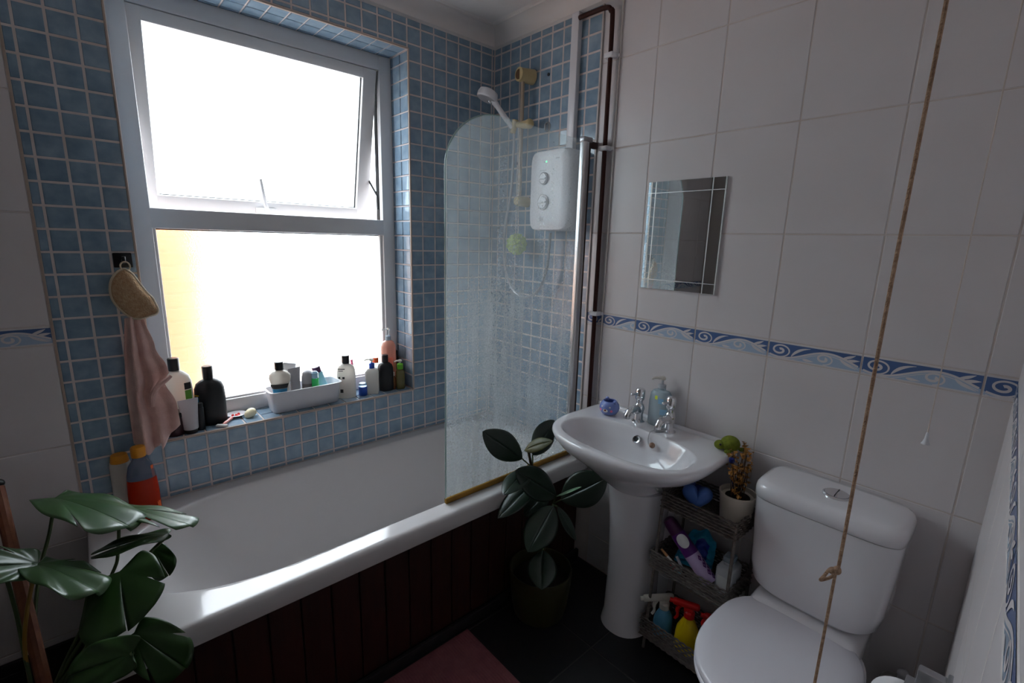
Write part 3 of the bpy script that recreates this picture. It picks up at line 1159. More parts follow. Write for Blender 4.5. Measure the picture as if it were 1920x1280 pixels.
b.loft([ul(-0.001, 0.99), ul(-0.070, 1.0), ul(-0.084, 0.965), ul(-0.090, 0.90), ul(-0.092, 0.60), ul(-0.092, 0.05)])
b.build('housing', m_plastic, unit, ang=40)
for nm, z, r in (('dial', 1.738, 0.026), ('dial', 1.640, 0.033)):
    Md = Matrix.Translation((-0.0915, -0.460, z)) @ Matrix.Rotation(-PI / 2, 4, 'Y')
    b = MB()
    b.lathe([(r, -0.004), (r, 0.003), (r * 0.9, 0.006), (r * 0.8, 0.006), (r * 0.76, 0.010), (0.001, 0.0105)], 28, M=Md)
    b.box((-0.003, -r * 0.7, 0.009), (0.003, r * 0.7, 0.016), 0, Md)
    d_ = b.build(nm, m_plastic, unit)
    b = MB()
    b.tube([Md @ Vector((r * 0.93 * math.cos(a), r * 0.93 * math.sin(a), 0.005)) for a in [2 * PI * k / 24 for k in range(24)]], 0.0022, 6, closed=True)
    b.build('dial_ring', m_alu if r > 0.03 else m_grey_tube, d_)
b = MB()
b.ball((-0.0915, -0.470, 1.806), 0.0034)
b.build('indicator_light', m_led, unit)
for lo_, hi_ in (((-0.0925, -0.545, 1.812), (-0.0915, -0.522, 1.818)), ((-0.0925, -0.472, 1.770), (-0.0915, -0.432, 1.773)), ((-0.0925, -0.464, 1.560), (-0.0915, -0.440, 1.580))):
    b = MB()
    b.box(lo_, hi_)
    b.build('printed_mark', m_grey_tube, unit, ang=0)

b = MB()
b.rbox((-0.024, -0.552, 1.856), (-0.0005, -0.514, 2.374), 0.002)
tr_ = tag(b.build('cable_trunking', m_plastic), 'white vertical cable trunking running up from electric shower', 'trunking')
pipe = thing('brown_pipe', 'dark brown vertical water pipe clipped to white tile beside mosaic', 'pipe', (0, 0, 0))
b = MB()
px = -0.024
b.tube(bez([(px, -0.724, 0.537), (px, -0.723, 1.2), (px, -0.721, 1.9), (px, -0.719, 2.285), (px, -0.711, 2.325), (px, -0.690, 2.343), (px, -0.62, 2.347), (px, -0.555, 2.347)], 8), 0.0088, 12)
b.build('pipe_run', m_brown_pipe, pipe)
for z, y in ((2.171, -0.720), (1.838, -0.721), (1.183, -0.723)):
    b = MB()
    b.rbox((-0.040, y - 0.020, z - 0.009), (-0.0005, y + 0.020, z + 0.009), 0.004)
    b.rbox((-0.012, y - 0.030, z - 0.006), (-0.0005, y + 0.030, z + 0.006), 0.002)
    b.build('pipe_clip', m_plastic, pipe)
b = MB()
b.box((-0.0065, -0.663, 0.55), (0.001, -0.656, 2.37))
b.box((-0.0065, -0.752, 0.55), (0.001, -0.746, 2.37))
struct(b.build('trim_8', M_('white_edge_bead', srgb(196, 188, 184), 0.35), ang=0))
# screw hole and old fixing marks left in the mosaic
b = MB()
b.tube([(0.0, -0.372, 2.186), (-0.003, -0.372, 2.186)], 0.007, 10)
tag(b.build('wall_plug', m_black), 'small black wall plug right of the rail top bracket', 'wall plug')
hk = thing('suction_hook', 'clear suction hook stuck to mosaic right of the rail slider', 'hook', (0, 0, 0))
b = MB()
b.tube([(-0.001, -0.378, 1.972), (-0.006, -0.378, 1.972)], [0.022, 0.012], 16)
b.build('suction_cup', m_clear, hk)
b = MB()
b.tube([(-0.006, -0.378, 1.985), (-0.016, -0.378, 1.980), (-0.016, -0.378, 1.955)], 0.003, 6)
b.build('hook_arm', m_grey_chrome, hk)
# pouf
b = MB()


def puff(u, v):
    a, e = 2 * PI * u, PI * v
    r = 0.046 * (1 + 0.13 * math.sin(9 * a + 5 * math.sin(4 * e)) * math.sin(e) + 0.08 * math.sin(11 * e + 3 * a))
    return Vector((-0.075 + 0.9 * r * math.sin(e) * math.cos(a), -0.278 + r * math.sin(e) * math.sin(a) * 1.05, 1.458 + r * math.cos(e)))


b.grid(puff, 48, 24)
pf = thing('bath_pouf', 'pale lime green net bath pouf hanging below the shower rail', 'bath pouf', (0, 0, 0))
b.build('net', m_pouf, pf)
b = MB()
b.tube([(-0.068, -0.276, 1.49), (-0.060, -0.268, 1.56), (-0.060, RY, 1.634), (-0.052, RY - 0.004, 1.662)], 0.0022, 6)
b.build('hanging_cord', m_cord, pf)

# ------------------------------------------------------------------ mirror on the white tile
mir = thing('wall_mirror', 'frameless rectangular mirror with cut grooves on the white tile', 'mirror', (0, 0, 0))
MY0, MY1, MZ0, MZ1 = -1.218, -0.925, 1.309, 1.699
b = MB()
b.rbox((-0.009, MY0, MZ0), (-0.001, MY1, MZ1), 0.0015, seg=1)
b.build('mirror_glass', m_mirror, mir, ang=20)
for nm, lo, hi in (('groove', (-0.0096, MY1 - 0.0335, MZ0), (-0.0088, MY1 - 0.0300, MZ1)), ('groove', (-0.0096, MY0 + 0.044, MZ0), (-0.0088, MY0 + 0.0475, MZ1)),
                   ('groove', (-0.0095, MY0, MZ1 - 0.042), (-0.0088, MY1, MZ1 - 0.0395)), ('groove', (-0.0095, MY0, MZ0 + 0.034), (-0.0088, MY1, MZ0 + 0.0365)),
                   ('bevel', (-0.0096, MY0 + 0.0006, MZ0), (-0.0088, MY0 + 0.0036, MZ1))):
    b = MB()
    b.box(lo, hi)
    b.build(nm, m_mirror_cut, mir, ang=0)

# ------------------------------------------------------------------ washbasin on pedestal
basin = thing('washbasin', 'white ceramic pedestal washbasin with two chrome pillar taps', 'washbasin', (0, 0, 0))
BYC, BZ = -1.075, 0.800
N = 80


def b_outer(z, depth=0.437, half=0.300, back=0.003, n=2.7, xc=-0.19):
    out = []
    for j in range(N):
        a = 2 * PI * j / N
        ca, sa = math.cos(a), math.sin(a)
        if ca < 0:
            x = xc - (depth + xc) * abs(ca) ** (2 / n)
            y = half * math.copysign(abs(sa) ** (2 / n), sa)
        else:
            x = xc + (-back - xc) * min(1, abs(ca) ** (2 / 9.0))
            y = half * math.copysign(min(1.0, abs(sa) ** (2 / 9.0)), sa) * (1 + 0.02 * ca)
        out.append((x, BYC + y, z))
    return out


def b_inner(z, s=1.0, dx=0.0):
    out = []
    for j in range(N):
        a = 2 * PI * j / N
        ca, sa = math.cos(a), math.sin(a)
        x = -0.266 + dx + 0.133 * s * math.copysign(abs(ca) ** (2 / 2.5), ca)
        y = 0.246 * s * math.copysign(abs(sa) ** (2 / 2.5), sa)
        out.append((x, BYC + y, z))
    return out


loops = [b_outer(0.560, 0.225, 0.075, 0.02, 2.3, -0.12), b_outer(0.600, 0.265, 0.100, 0.015, 2.3, -0.12), b_outer(0.650, 0.322, 0.150, 0.008, 2.4, -0.13),
         b_outer(0.705, 0.378, 0.215, 0.004, 2.5, -0.15), b_outer(0.742, 0.418, 0.268), b_outer(0.768, 0.434, 0.292), b_outer(0.786, 0.439, 0.302), b_outer(0.7955, 0.437, 0.300),
         b_outer(BZ, 0.431, 0.295), b_outer(BZ, 0.424, 0.288, 0.004),
         b_inner(BZ - 0.0015, 1.045), b_inner(BZ - 0.0025, 1.02), b_inner(BZ - 0.008, 1.0), b_inner(BZ - 0.020, 0.955), b_inner(BZ - 0.060, 0.86, 0.006), b_inner(BZ - 0.105, 0.66, 0.012),
         b_inner(BZ - 0.130, 0.40, 0.016), b_inner(BZ - 0.138, 0.12, 0.02)]
b = MB()
b.loft(loops)
b.build('bowl', m_ceramic, basin, ang=60)
# upstand along the wall
b = MB()
b.rbox((-0.022, BYC - 0.30, 0.788), (-0.001, BYC + 0.30, 0.812), 0.008, seg=3)
b.build('upstand', m_ceramic, basin)
b = MB()


def ped(z, w_, d_):
    out = []
    for j in range(40):
        a = 2 * PI * j / 40
        ca, sa = math.cos(a), math.sin(a)
        out.append((-0.135 + d_ * (ca if ca < 0 else 0.75 * ca ** 0.4), BYC + w_ * math.copysign(abs(sa) ** 0.85, sa), z))
    return out


b.loft([ped(0.0, 0.098, 0.118), ped(0.012, 0.096, 0.116), ped(0.05, 0.091, 0.106), ped(0.25, 0.090, 0.098), ped(0.42, 0.096, 0.104), ped(0.54, 0.107, 0.118), ped(0.60, 0.116, 0.128)])
b.build('pedestal', m_ceramic, basin, ang=60)


def pillar_tap(y):
    b = MB()
    x = -0.070
    T = Matrix.Translation((x, y, 0.7985))
    b.lathe([(0.0255, 0.0), (0.0255, 0.004), (0.021, 0.007), (0.018, 0.010), (0.0165, 0.03), (0.019, 0.045), (0.021, 0.056), (0.017, 0.070), (0.012, 0.076), (0.012, 0.088),
             (0.001, 0.088)], 24, M=T)
    b.tube(bez([T @ Vector((0, 0, 0.046)), T @ Vector((-0.030, 0, 0.056)), T @ Vector((-0.058, 0, 0.056)), T @ Vector((-0.076, 0, 0.044)), T @ Vector((-0.079, 0, 0.030))], 6),
           [0.0175] * 7 + [0.0145] * 9 + [0.012] * 9, 14)
    tp = b.build('tap', m_chrome, basin)
    b = MB()
    b.lathe([(0.013, 0.086), (0.017, 0.090), (0.0185, 0.098), (0.0185, 0.128), (0.015, 0.133), (0.001, 0.134)], 24, M=T)
    b.tube([T @ Vector((-0.012, 0, 0.116)), T @ Vector((-0.046, 0.004, 0.118))], [0.0052, 0.0045], 10)
    b.ball(T @ Vector((-0.048, 0.004, 0.118)), 0.0062, n=10, k=6)
    b.build('tap_handle', m_chrome, tp)


pillar_tap(-1.003)
pillar_tap(-1.134)
b = MB()
Mo = Matrix.Translation((-0.1515, -1.055, 0.762)) @ Vector((-0.86, 0, 0.5)).to_track_quat('Z', 'Y').to_matrix().to_4x4()
b.lathe([(0.009, 0.002), (0.0095, 0.005), (0.014, 0.0055), (0.0165, 0.003), (0.0165, 0.0)], 20, M=Mo)
ov = b.build('overflow_ring', m_chrome, basin)
b = MB()
b.lathe([(0.0088, 0.0), (0.0088, 0.003), (0.001, 0.003)], 16, M=Mo)
b.build('overflow_hole', m_black, ov)
# chain stay and plug chain hung from the nearer tap
b = MB()
b.tube([(-0.07, -1.134, 0.803), (-0.100, -1.112, 0.803), (-0.112, -1.102, 0.803)], 0.010, 10)
b.tube(bez([(-0.116, -1.100, 0.803), (-0.137, -1.098, 0.800), (-0.146, -1.099, 0.780), (-0.152, -1.106, 0.762), (-0.156, -1.118, 0.760)], 6), 0.0022, 6)
ch = b.build('plug_chain', m_grey_chrome, basin)
b = MB()
b.ball((-0.158, -1.124, 0.765), 0.0105)
b.build('chain_ball', M_('tan_bead', srgb(150, 116, 96), 0.4), ch)

# small blue pot painted with an animal face
pt = thing('face_pot', 'small round blue pot painted with a bear face on basin', 'pot', (-0.098, -0.885, 0.7995), math.radians(-12))
b = MB()
prof = [(0.001, 0.0), (0.020, 0.0), (0.030, 0.006), (0.0385, 0.020), (0.0400, 0.031), (0.0370, 0.044), (0.0285, 0.056), (0.0255, 0.058), (0.0235, 0.056), (0.030, 0.044),
        (0.033, 0.030), (0.028, 0.010), (0.001, 0.006)]
b.lathe(prof, 28)
b.build('pot_body', m_blue_ceramic, pt)
for sgn in (-1, 1):
    b = MB()
    b.ball((0.006 + 0.004 * sgn, 0.027 * sgn, 0.056), 0.0085, n=12, k=8)
    b.build('ear', m_blue_ceramic, pt)
fd = lambda a, z, r=0.0398: (-r * math.cos(a), r * math.sin(a), z)


def dot(name, a, z, w_, h_, mt, r):
    b = MB()
    M2 = Matrix.Translation(fd(a, z, r)) @ Matrix.Rotation(-a, 4, 'Z') @ Matrix.Rotation(-PI / 2, 4, 'Y')
    b.lathe([(1.0, -0.002), (0.9, 0.0006), (0.001, 0.0012)], 14, sx=h_, sy=w_, M=M2)
    return b.build(name, mt, pt)


A0 = math.radians(24)      # the face looks towards the camera
for da, s_ in ((-0.62, 0), (0.62, 0)):
    dot('cheek', A0 * -1 + da, 0.025, 0.0055, 0.0055, m_pink, 0.0395)
    dot('eye', A0 * -1 + da * 0.72, 0.0395, 0.0036, 0.0036, m_label, 0.0383)
dot('muzzle', A0 * -1, 0.025, 0.0105, 0.0075, m_label, 0.0395)
dot('nose', A0 * -1, 0.027, 0.0042, 0.0040, M_('dark_red_nose', srgb(120, 30, 40), 0.4), 0.0405)

# soap dispenser
sd = thing('soap_dispenser', 'clear pump soap bottle with pale blue label between the taps', 'bottle', (-0.036, -1.072, 0.7995))
b = MB()
b.lathe([(0.001, 0.0), (0.034, 0.0), (0.037, 0.006), (0.0365, 0.09), (0.033, 0.122), (0.026, 0.134), (0.013, 0.138), (0.0125, 0.147), (0.001, 0.147)], 28, sx=0.86, sy=1.25)
b.build('bottle_body', M_('clear_blue_soap', srgb(206, 222, 230), 0.12, trans=0.45, ior=1.2), sd)
b = MB()
b.lathe([(0.015, 0.146), (0.015, 0.158), (0.010, 0.160), (0.0045, 0.160), (0.0045, 0.182), (0.001, 0.182)], 18)
b.build('collar', m_frost, sd)
b = MB()
b.lathe([(0.001, 0.178), (0.011, 0.178), (0.012, 0.184), (0.008, 0.190), (0.001, 0.191)], 16)
b.tube([(-0.006, 0.0, 0.185), (-0.026, 0.018, 0.186), (-0.034, 0.025, 0.181)], [0.0055, 0.0045, 0.004], 10)
b.build('pump_head', m_bottle_white, sd)


def patch(parent, name, mt, r, a0, a1, z0, z1, sx=1.0, sy=1.0, r1=None, n=12, off=0.0006, power=None):
    """curved label that lies on a lathed body; a=0 faces +x"""
    b = MB()
    r1 = r if r1 is None else r1

    def fn(u, v):
        a = a0 + (a1 - a0) * u
        rr = (r + (r1 - r) * v) + off
        ca, sa = math.cos(a), math.sin(a)
        if power:
            ca = math.copysign(abs(ca) ** (2 / power), ca)
            sa = math.copysign(abs(sa) ** (2 / power), sa)
        return Vector((rr * sx * ca, rr * sy * sa, z0 + (z1 - z0) * v))
    b.grid(fn, n, 2)
    return b.build(name, mt, parent)


m_sdl = M_('pale_blue_print', srgb(150, 196, 224), 0.3)
patch(sd, 'label', m_sdl, 0.0368, 3.5, 4.6, 0.050, 0.072, 0.86, 1.25)
patch(sd, 'label', m_sdl, 0.0366, 3.3, 3.75, 0.092, 0.112, 0.86, 1.25, 0.0345)
patch(sd, 'label', m_sdl, 0.0366, 4.0, 4.5, 0.092, 0.112, 0.86, 1.25, 0.0345)
patch(sd, 'sticker', M_('lime_sticker', srgb(200, 214, 60), 0.4), 0.0352, 2.95, 3.2, 0.106, 0.120, 0.86, 1.25, 0.0336)

# crochet turtle on the basin corner
tu = thing('crochet_toy', 'small green crochet animal toy perched on right corner of basin', 'toy', (-0.052, -1.352, 0.800))
b = MB()
b.ball((0, 0, 0.022), 0.031, 1.05, 1.0, 0.86, 22, 14)
b.build('shell', m_crochet, tu)
b = MB()
b.ball((-0.022, 0.024, 0.017), 0.019, 1.1, 1.0, 0.8)
b.build('head', m_crochet, tu)
for p in ((-0.034, -0.008), (0.012, 0.034), (0.020, -0.032)):
    b = MB()
    b.ball((p[0], p[1], 0.006), 0.011, 1.2, 1.0, 0.55, 12, 8)
    b.build('flipper', m_crochet, tu)
b = MB()
b.ball((-0.039, 0.016, 0.024), 0.004, n=10, k=6)
b.build('eye', m_black, tu)

# ------------------------------------------------------------------ toilet
wc = thing('toilet', 'white close coupled toilet with its seat lid shut', 'toilet', (0, 0, 0))
TY = -1.669


def sq(x0, x1, half, z, n=5.0, N=56, dz=None):
    cx, ax = (x0 + x1) / 2, (x1 - x0) / 2
    out = []
    for j in range(N):
        a = 2 * PI * j / N
        ca, sa = math.cos(a), math.sin(a)
        x = cx + ax * math.copysign(abs(ca) ** (2 / n), ca)
        y = half * math.copysign(abs(sa) ** (2 / n), sa)
        out.append((x, TY + y, z + (dz(y / half) if dz else 0)))
    return out


b = MB()
curve = lambda t: 0.030 * abs(t) ** 5
b.loft([sq(-0.165, -0.030, 0.120, 0.446), sq(-0.185, -0.016, 0.150, 0.450, dz=curve), sq(-0.193, -0.012, 0.162, 0.462, dz=curve), sq(-0.198, -0.010, 0.169, 0.53), sq(-0.201, -0.010, 0.176, 0.65),
        sq(-0.203, -0.010, 0.180, 0.744)])
b.build('cistern', m_ceramic, wc, ang=60)
b = MB()
b.loft([sq(-0.203, -0.006, 0.180, 0.7455), sq(-0.206, -0.004, 0.183, 0.748), sq(-0.206, -0.003, 0.184, 0.770), sq(-0.203, -0.003, 0.182, 0.782),
        sq(-0.195, -0.004, 0.176, 0.791), sq(-0.180, -0.008, 0.164, 0.7955), sq(-0.14, -0.03, 0.12, 0.797), sq(-0.12, -0.06, 0.08, 0.7972)])
lid = b.build('cistern_lid', m_ceramic, wc, ang=60)
b = MB()
b.lathe([(0.035, -0.002), (0.035, 0.003), (0.031, 0.006), (0.029, 0.004), (0.029, 0.007), (0.001, 0.009)], 32, (-0.108, TY - 0.010, 0.7965))
fb = b.build('flush_button', m_chrome, lid)
b = MB()
b.box((-0.134, TY - 0.0108, 0.8045), (-0.082, TY - 0.0092, 0.8062))
b.build('button_split', m_gasket, fb, ang=0)


def egg(z, s=1.0, x0=-0.160, L=0.450, half=0.180, N=64, dz=0.0):
    out = []
    for j in range(N):
        a = 2 * PI * j / N
        ca, sa = math.cos(a), math.sin(a)
        cx = x0 - 0.235
        if ca > 0:
            x = cx + 0.235 * s * abs(ca) ** (2 / 3.4)
            y = half * s * math.copysign(abs(sa) ** (2 / 2.6), sa)
        else:
            x = cx - (L - 0.235) * s * abs(ca) ** (2 / 2.15)
            y = half * s * math.copysign(abs(sa) ** (2 / 2.15), sa)
        out.append((x, TY + 0.004 + y, z))
    return out


b = MB()
b.loft([egg(0.4085, 0.985), egg(0.410, 0.995), egg(0.417, 1.0), egg(0.425, 0.992), egg(0.430, 0.965), egg(0.433, 0.80), egg(0.434, 0.4)])
b.build('seat_lid', m_seat, wc, ang=60)
b = MB()
b.loft([egg(0.388, 0.985), egg(0.392, 0.998), egg(0.400, 1.0), egg(0.405, 0.985)])
b.build('seat_ring', m_seat, wc, ang=60)
for y in (-0.075, 0.075):
    b = MB()
    b.rbox((-0.176, TY + y - 0.016, 0.400), (-0.146, TY + y + 0.016, 0.436), 0.006)
    b.build('seat_hinge', m_seat, wc)
b = MB()
b.loft([egg(0.0, 0.62, -0.14, 0.40, 0.175), egg(0.02, 0.60, -0.14, 0.40, 0.175), egg(0.12, 0.58, -0.14, 0.40, 0.172), egg(0.22, 0.66, -0.13, 0.42, 0.175), egg(0.31, 0.86, -0.12, 0.44, 0.178),
        egg(0.365, 0.965, -0.10, 0.47, 0.180), egg(0.387, 0.975, -0.10, 0.475, 0.180)])
b.build('bowl', m_ceramic, wc, ang=60)
b = MB()
b.rbox((-0.225, TY - 0.140, 0.300), (-0.008, TY + 0.145, 0.440), 0.03, seg=4)
b.rbox((-0.225, TY - 0.09, 0.0), (-0.02, TY + 0.09, 0.32), 0.03, seg=3)
b.build('rear_shelf', m_ceramic, wc)

# ------------------------------------------------------------------ three-tier shelf between basin and toilet
SX0, SX1, SY0, SY1 = -0.212, -0.030, -1.468, -1.212
shf = thing('tiered_rack', 'three tier grey woven rack between washbasin pedestal and toilet', 'rack', (0, 0, 0))


def tier(z0, z1, sx0, sy0, sy1):
    b = MB()
    nst = max(5, int((z1 - z0) / 0.0085))
    for i in range(nst):
        z = z0 + (z1 - z0) * i / (nst - 1)
        pts = []
        P = [(sx0, sy0), (sx0, sy1), (SX1, sy1), (SX1, sy0)]
        for k in range(4):
            p, q = P[k], P[(k + 1) % 4]
            L_ = math.hypot(q[0] - p[0], q[1] - p[1])
            ns = max(4, int(L_ / 0.012))
            nx_, ny_ = (q[1] - p[1]) / L_, -(q[0] - p[0]) / L_
            for s in range(ns):
                t = s / ns
                o_ = 0.0022 * (1 if (s + i) % 2 else -1)
                pts.append((p[0] + (q[0] - p[0]) * t + nx_ * o_, p[1] + (q[1] - p[1]) * t + ny_ * o_, z))
        b.tube(pts, 0.0034, 5, closed=True)
    o = b.build('woven_band', m_wicker, shf)
    o['kind'] = 'stuff'
    b = MB()
    k = 0
    x = sx0 + 0.004
    while x < SX1:
        b.tube([(x, sy0, z0 + 0.001), (x, sy1, z0 + 0.001)], 0.0036, 5)
        x += 0.0085
    o2 = b.build('woven_base', m_wicker, shf)
    o2['kind'] = 'stuff'


tier(0.585, 0.640, SX0, SY0, SY1)
T2 = (0.345, 0.405)
tier(T2[0], T2[1], SX0 - 0.006, SY0, SY1 + 0.018)
T3 = (0.055, 0.130)
tier(T3[0], T3[1], SX0 - 0.012, SY0 - 0.004, SY1 + 0.03)
for x, y in ((SX0 + 0.004, SY0 + 0.004), (SX0 + 0.004, SY1 - 0.004), (SX1 - 0.004, SY0 + 0.004), (SX1 - 0.004, SY1 - 0.004)):
    b = MB()
    b.tube([(x - (0.008 if x < -0.1 else 0), y + (0.018 if y > -1.3 else 0), 0.0), (x, y, 0.642)], 0.0055, 8)
    b.build('post', m_wicker, shf)

# top tier: two blue hearts, dried plant pot
def heart(name, label, c, R, rz, tilt, mt):
    t = thing(name, label, 'ornament', c, rz)
    b = MB()

    def fn(u, v):
        a = 2 * PI * u
        s = math.sin(PI * v)
        hx = 16 * math.sin(a) ** 3 / 17.0
        hy = (13 * math.cos(a) - 5 * math.cos(2 * a) - 2 * math.cos(3 * a) - math.cos(4 * a)) / 17.0
        return Vector((-0.55 * R * math.cos(PI * v), R * hx * s ** 0.6, R * (hy * s ** 0.6 + 0.0) + R * 0.99))
    b.grid(fn, 40, 14)
    o = b.build('heart_body', mt, t, ang=70)
    o.rotation_euler = (0, tilt, 0)
    return t


heart('blue_heart', 'light blue heart shaped ornament on the top rack tier', (-0.150, -1.305, 0.5895), 0.052, 0.5, 0.0, m_blue_heart)
heart('blue_heart', 'darker blue heart half hidden under basin on the top rack tier', (-0.085, -1.262, 0.589), 0.036, -0.2, 0.0, M_('deep_blue_rubber', srgb(52, 74, 150), 0.5))
dp = thing('dried_plant', 'cream pot of dried orange flowers on the rack beside cistern', 'plant', (-0.118, -1.422, 0.589))
b = MB()
b.lathe([(0.001, 0.0), (0.042, 0.0), (0.045, 0.004), (0.0545, 0.100), (0.0565, 0.102), (0.0565, 0.108), (0.052, 0.108), (0.049, 0.094), (0.001, 0.092)], 30)
b.build('pot', m_pot_cream, dp)
b = MB()
b.lathe([(0.0495, 0.088), (0.030, 0.097), (0.001, 0.099)], 20)
b.build('soil', m_soil, dp)
rr = random.Random(3)
bt, bf = MB(), MB()
for k in range(20):
    a, r = rr.uniform(0, 2 * PI), rr.uniform(0.0, 0.040)
    hgt = rr.uniform(0.03, 0.13) if k > 4 else rr.uniform(0.12, 0.175)
    p0 = Vector((r * math.cos(a), r * math.sin(a), 0.094))
    p2 = Vector((r * 1.45 * math.cos(a) + rr.uniform(-.012, .012), r * 1.45 * math.sin(a) + rr.uniform(-.012, .012), 0.097 + hgt))
    p1 = p0.lerp(p2, 0.5) + Vector((rr.uniform(-.006, .006), rr.uniform(-.006, .006), 0))
    bt.tube(bez([p0, p1, p2], 4), 0.0014, 5)
    for q in range(10 if k > 2 else 5):
        c = p2 + Vector((rr.uniform(-.011, .011), rr.uniform(-.011, .011), rr.uniform(-.022, .006)))
        M2 = Matrix.Translation(c) @ Matrix.Rotation(rr.uniform(0, 6.28), 4, 'Z') @ Matrix.Rotation(rr.uniform(-1.2, 1.2), 4, 'X')
        w_, l_ = rr.uniform(.005, .009), rr.uniform(.010, .018)
        bf.add([M2 @ Vector(p) for p in ((0, 0, 0), (w_, l_ * .4, .003), (0, l_, -.002), (-w_, l_ * .45, .002))], [(0, 1, 2), (0, 2, 3)])
bt.build('dry_stems', m_twig, dp)
o = bf.build('dry_petals', m_dry, dp)
o['kind'] = 'stuff'
b = MB()
b.lathe([(0.001, 0.0), (0.007, 0.002), (0.0095, 0.008), (0.009, 0.015), (0.004, 0.018), (0.001, 0.018)], 12, (-0.006, 0.030, 0.200))
b.tube([(0.0, 0.012, 0.095), (-0.004, 0.026, 0.16), (-0.006, 0.030, 0.202)], 0.0014, 5)
b.build('navy_bud', m_navy, dp)

# middle tier
Z2 = T2[0] + 0.0048
can = thing('air_freshener', 'long purple and lilac aerosol can leaning across the middle rack tier', 'aerosol can', (0, 0, 0))
pA = Vector((-0.178, -1.220, 0.532))
pB = Vector((-0.176, -1.394, 0.376))
Mc = Matrix.Translation(pB) @ (pA - pB).to_track_quat('Z', 'X').to_matrix().to_4x4()
Lc = (pA - pB).length
b = MB()
b.lathe([(0.001, 0.0), (0.024, 0.0), (0.026, 0.003), (0.026, Lc * 0.42)], 24, M=Mc)
b.build('can_body', m_lilac, can)
b = MB()
b.lathe([(0.0262, Lc * 0.42), (0.0262, Lc * 0.72), (0.0245, Lc * 0.75)], 24, M=Mc)
b.build('purple_sleeve', m_purple, can)
b = MB()
b.lathe([(0.0245, Lc * 0.745), (0.0235, Lc * 0.90), (0.020, Lc * 0.97), (0.010, Lc * 1.0), (0.001, Lc * 1.005)], 24, M=Mc)
b.build('cap', m_purple_dark, can)
b = MB()
toc = (CAM - (pA + pB) / 2)
loc_dir = Mc.to_3x3().inverted() @ toc
a_c = math.atan2(loc_dir.y, loc_dir.x)


def lab(u, v):
    a = a_c + (u - 0.5) * 1.5
    z = Lc * 0.63 + Lc * 0.10 * (v - 0.5) * 2 * math.sqrt(max(0, 1 - (2 * u - 1) ** 2) + 0.02)
    return Mc @ Vector((0.0268 * math.cos(a), 0.0268 * math.sin(a), z))


b.grid(lab, 12, 4)
b.build('oval_label', m_label, can)
b = MB()
for k in range(9):
    a = a_c + 0.9 + 0.3 * math.sin(k * 2.1)
    z = Lc * (0.05 + 0.035 * k)
    b.add([Mc @ Vector((0.0266 * math.cos(a + q[0]), 0.0266 * math.sin(a + q[0]), z + q[1])) for q in ((-.25, 0), (0, -.010), (.25, .004), (0, .012))], [(0, 1, 2, 3)])
b.build('flower_print', m_purple, can)

pk = thing('wipes_pack', 'crumpled teal blue foil pack behind the purple aerosol can', 'pack', (-0.120, -1.300, Z2 + 0.001), 0.15)
b = MB()


def pack(sgn):
    def fn(u, v):
        x, z = (u - 0.5) * 0.128, v * (0.142 - 0.03 * (2 * u - 1) ** 2 + 0.006 * math.sin(13 * u))
        bul = max(0.0, math.sin(PI * u) * math.sin(PI * min(1, v * 1.05))) ** 0.6
        w_ = 0.007 * math.sin(19 * u + 11 * v) * bul + 0.004 * math.sin(31 * v - 7 * u)
        return Vector((sgn * (0.020 * bul + 0.001) + w_ + 0.03 * v * v, -x * (1 - 0.28 * v * v) - 0.02 * v, z))
    return fn


b.grid(pack(1), 30, 24)
b.grid(pack(-1), 30, 24)
b.build('foil', m_teal_pack, pk)
b = MB()


def fnp(u, v):
    p = pack(-1)(0.42 + 0.40 * u, 0.42 + 0.40 * v)
    return p + Vector((-0.0008, 0, 0))


b.grid(fnp, 10, 10)
b.build('dark_print', m_blue_dark_pack, pk)
b = MB()
b.grid(lambda u, v: pack(-1)(0.70 + 0.16 * u, 0.18 + 0.10 * v) + Vector((-0.0008, 0, 0)), 6, 4)
b.build('yellow_print', m_yellow, pk)


def stick(name, label, cat, p0, p1, r, mt, cap_mt=None, cap_t=0.2):
    t = thing(name, label, cat, (0, 0, 0))
    p0, p1 = Vector(p0), Vector(p1)
    b = MB()
    b.tube([p0, p0.lerp(p1, 1 - cap_t)], [r, r * 0.95], 10)
    b.build('shaft', mt, t)
    b = MB()
    b.tube([p0.lerp(p1, 1 - cap_t), p1], [r * 1.1, r * 0.8], 10)
    b.build('tip', cap_mt or mt, t)
    return t


stick('toothbrush', 'white toothbrush with tan end lying at front of middle rack tier', 'toothbrush', (-0.196, -1.292, Z2 + 0.022), (-0.200, -1.222, Z2 + 0.068), 0.005, m_bottle_white, M_('tan_tip', srgb(196, 140, 92), 0.5), 0.35)
stick('small_tube', 'small red and blue tube under the purple aerosol can', 'tube', (-0.193, -1.300, Z2 + 0.010), (-0.196, -1.262, Z2 + 0.030), 0.009, m_lightblue_tube, m_red, 0.45)
stick('dark_brush', 'thin white handled brush with black bristles beside toothbrush', 'brush', (-0.182, -1.272, Z2 + 0.058), (-0.196, -1.320, Z2 + 0.012), 0.005, m_grey_tube, m_black, 0.3)

sq_b = thing('square_bottle', 'clear square bottle lying at right end of middle rack tier', 'bottle', (-0.140, -1.434, Z2 + 0.0005), 0.0)
b = MB()
b.rbox((-0.038, -0.028, 0.0), (0.038, 0.028, 0.100), 0.008, seg=3)
b.rbox((-0.016, -0.014, 0.098), (0.016, 0.014, 0.112), 0.005)
b.build('bottle_body', m_frost, sq_b)
b = MB()
b.rbox((-0.020, -0.017, 0.111), (0.020, 0.017, 0.133), 0.005)
b.build('cap', m_clear_blue, sq_b)
b = MB()
b.box((-0.0386, -0.020, 0.02), (-0.0381, 0.020, 0.07))
b.build('label', m_label, sq_b, ang=0)

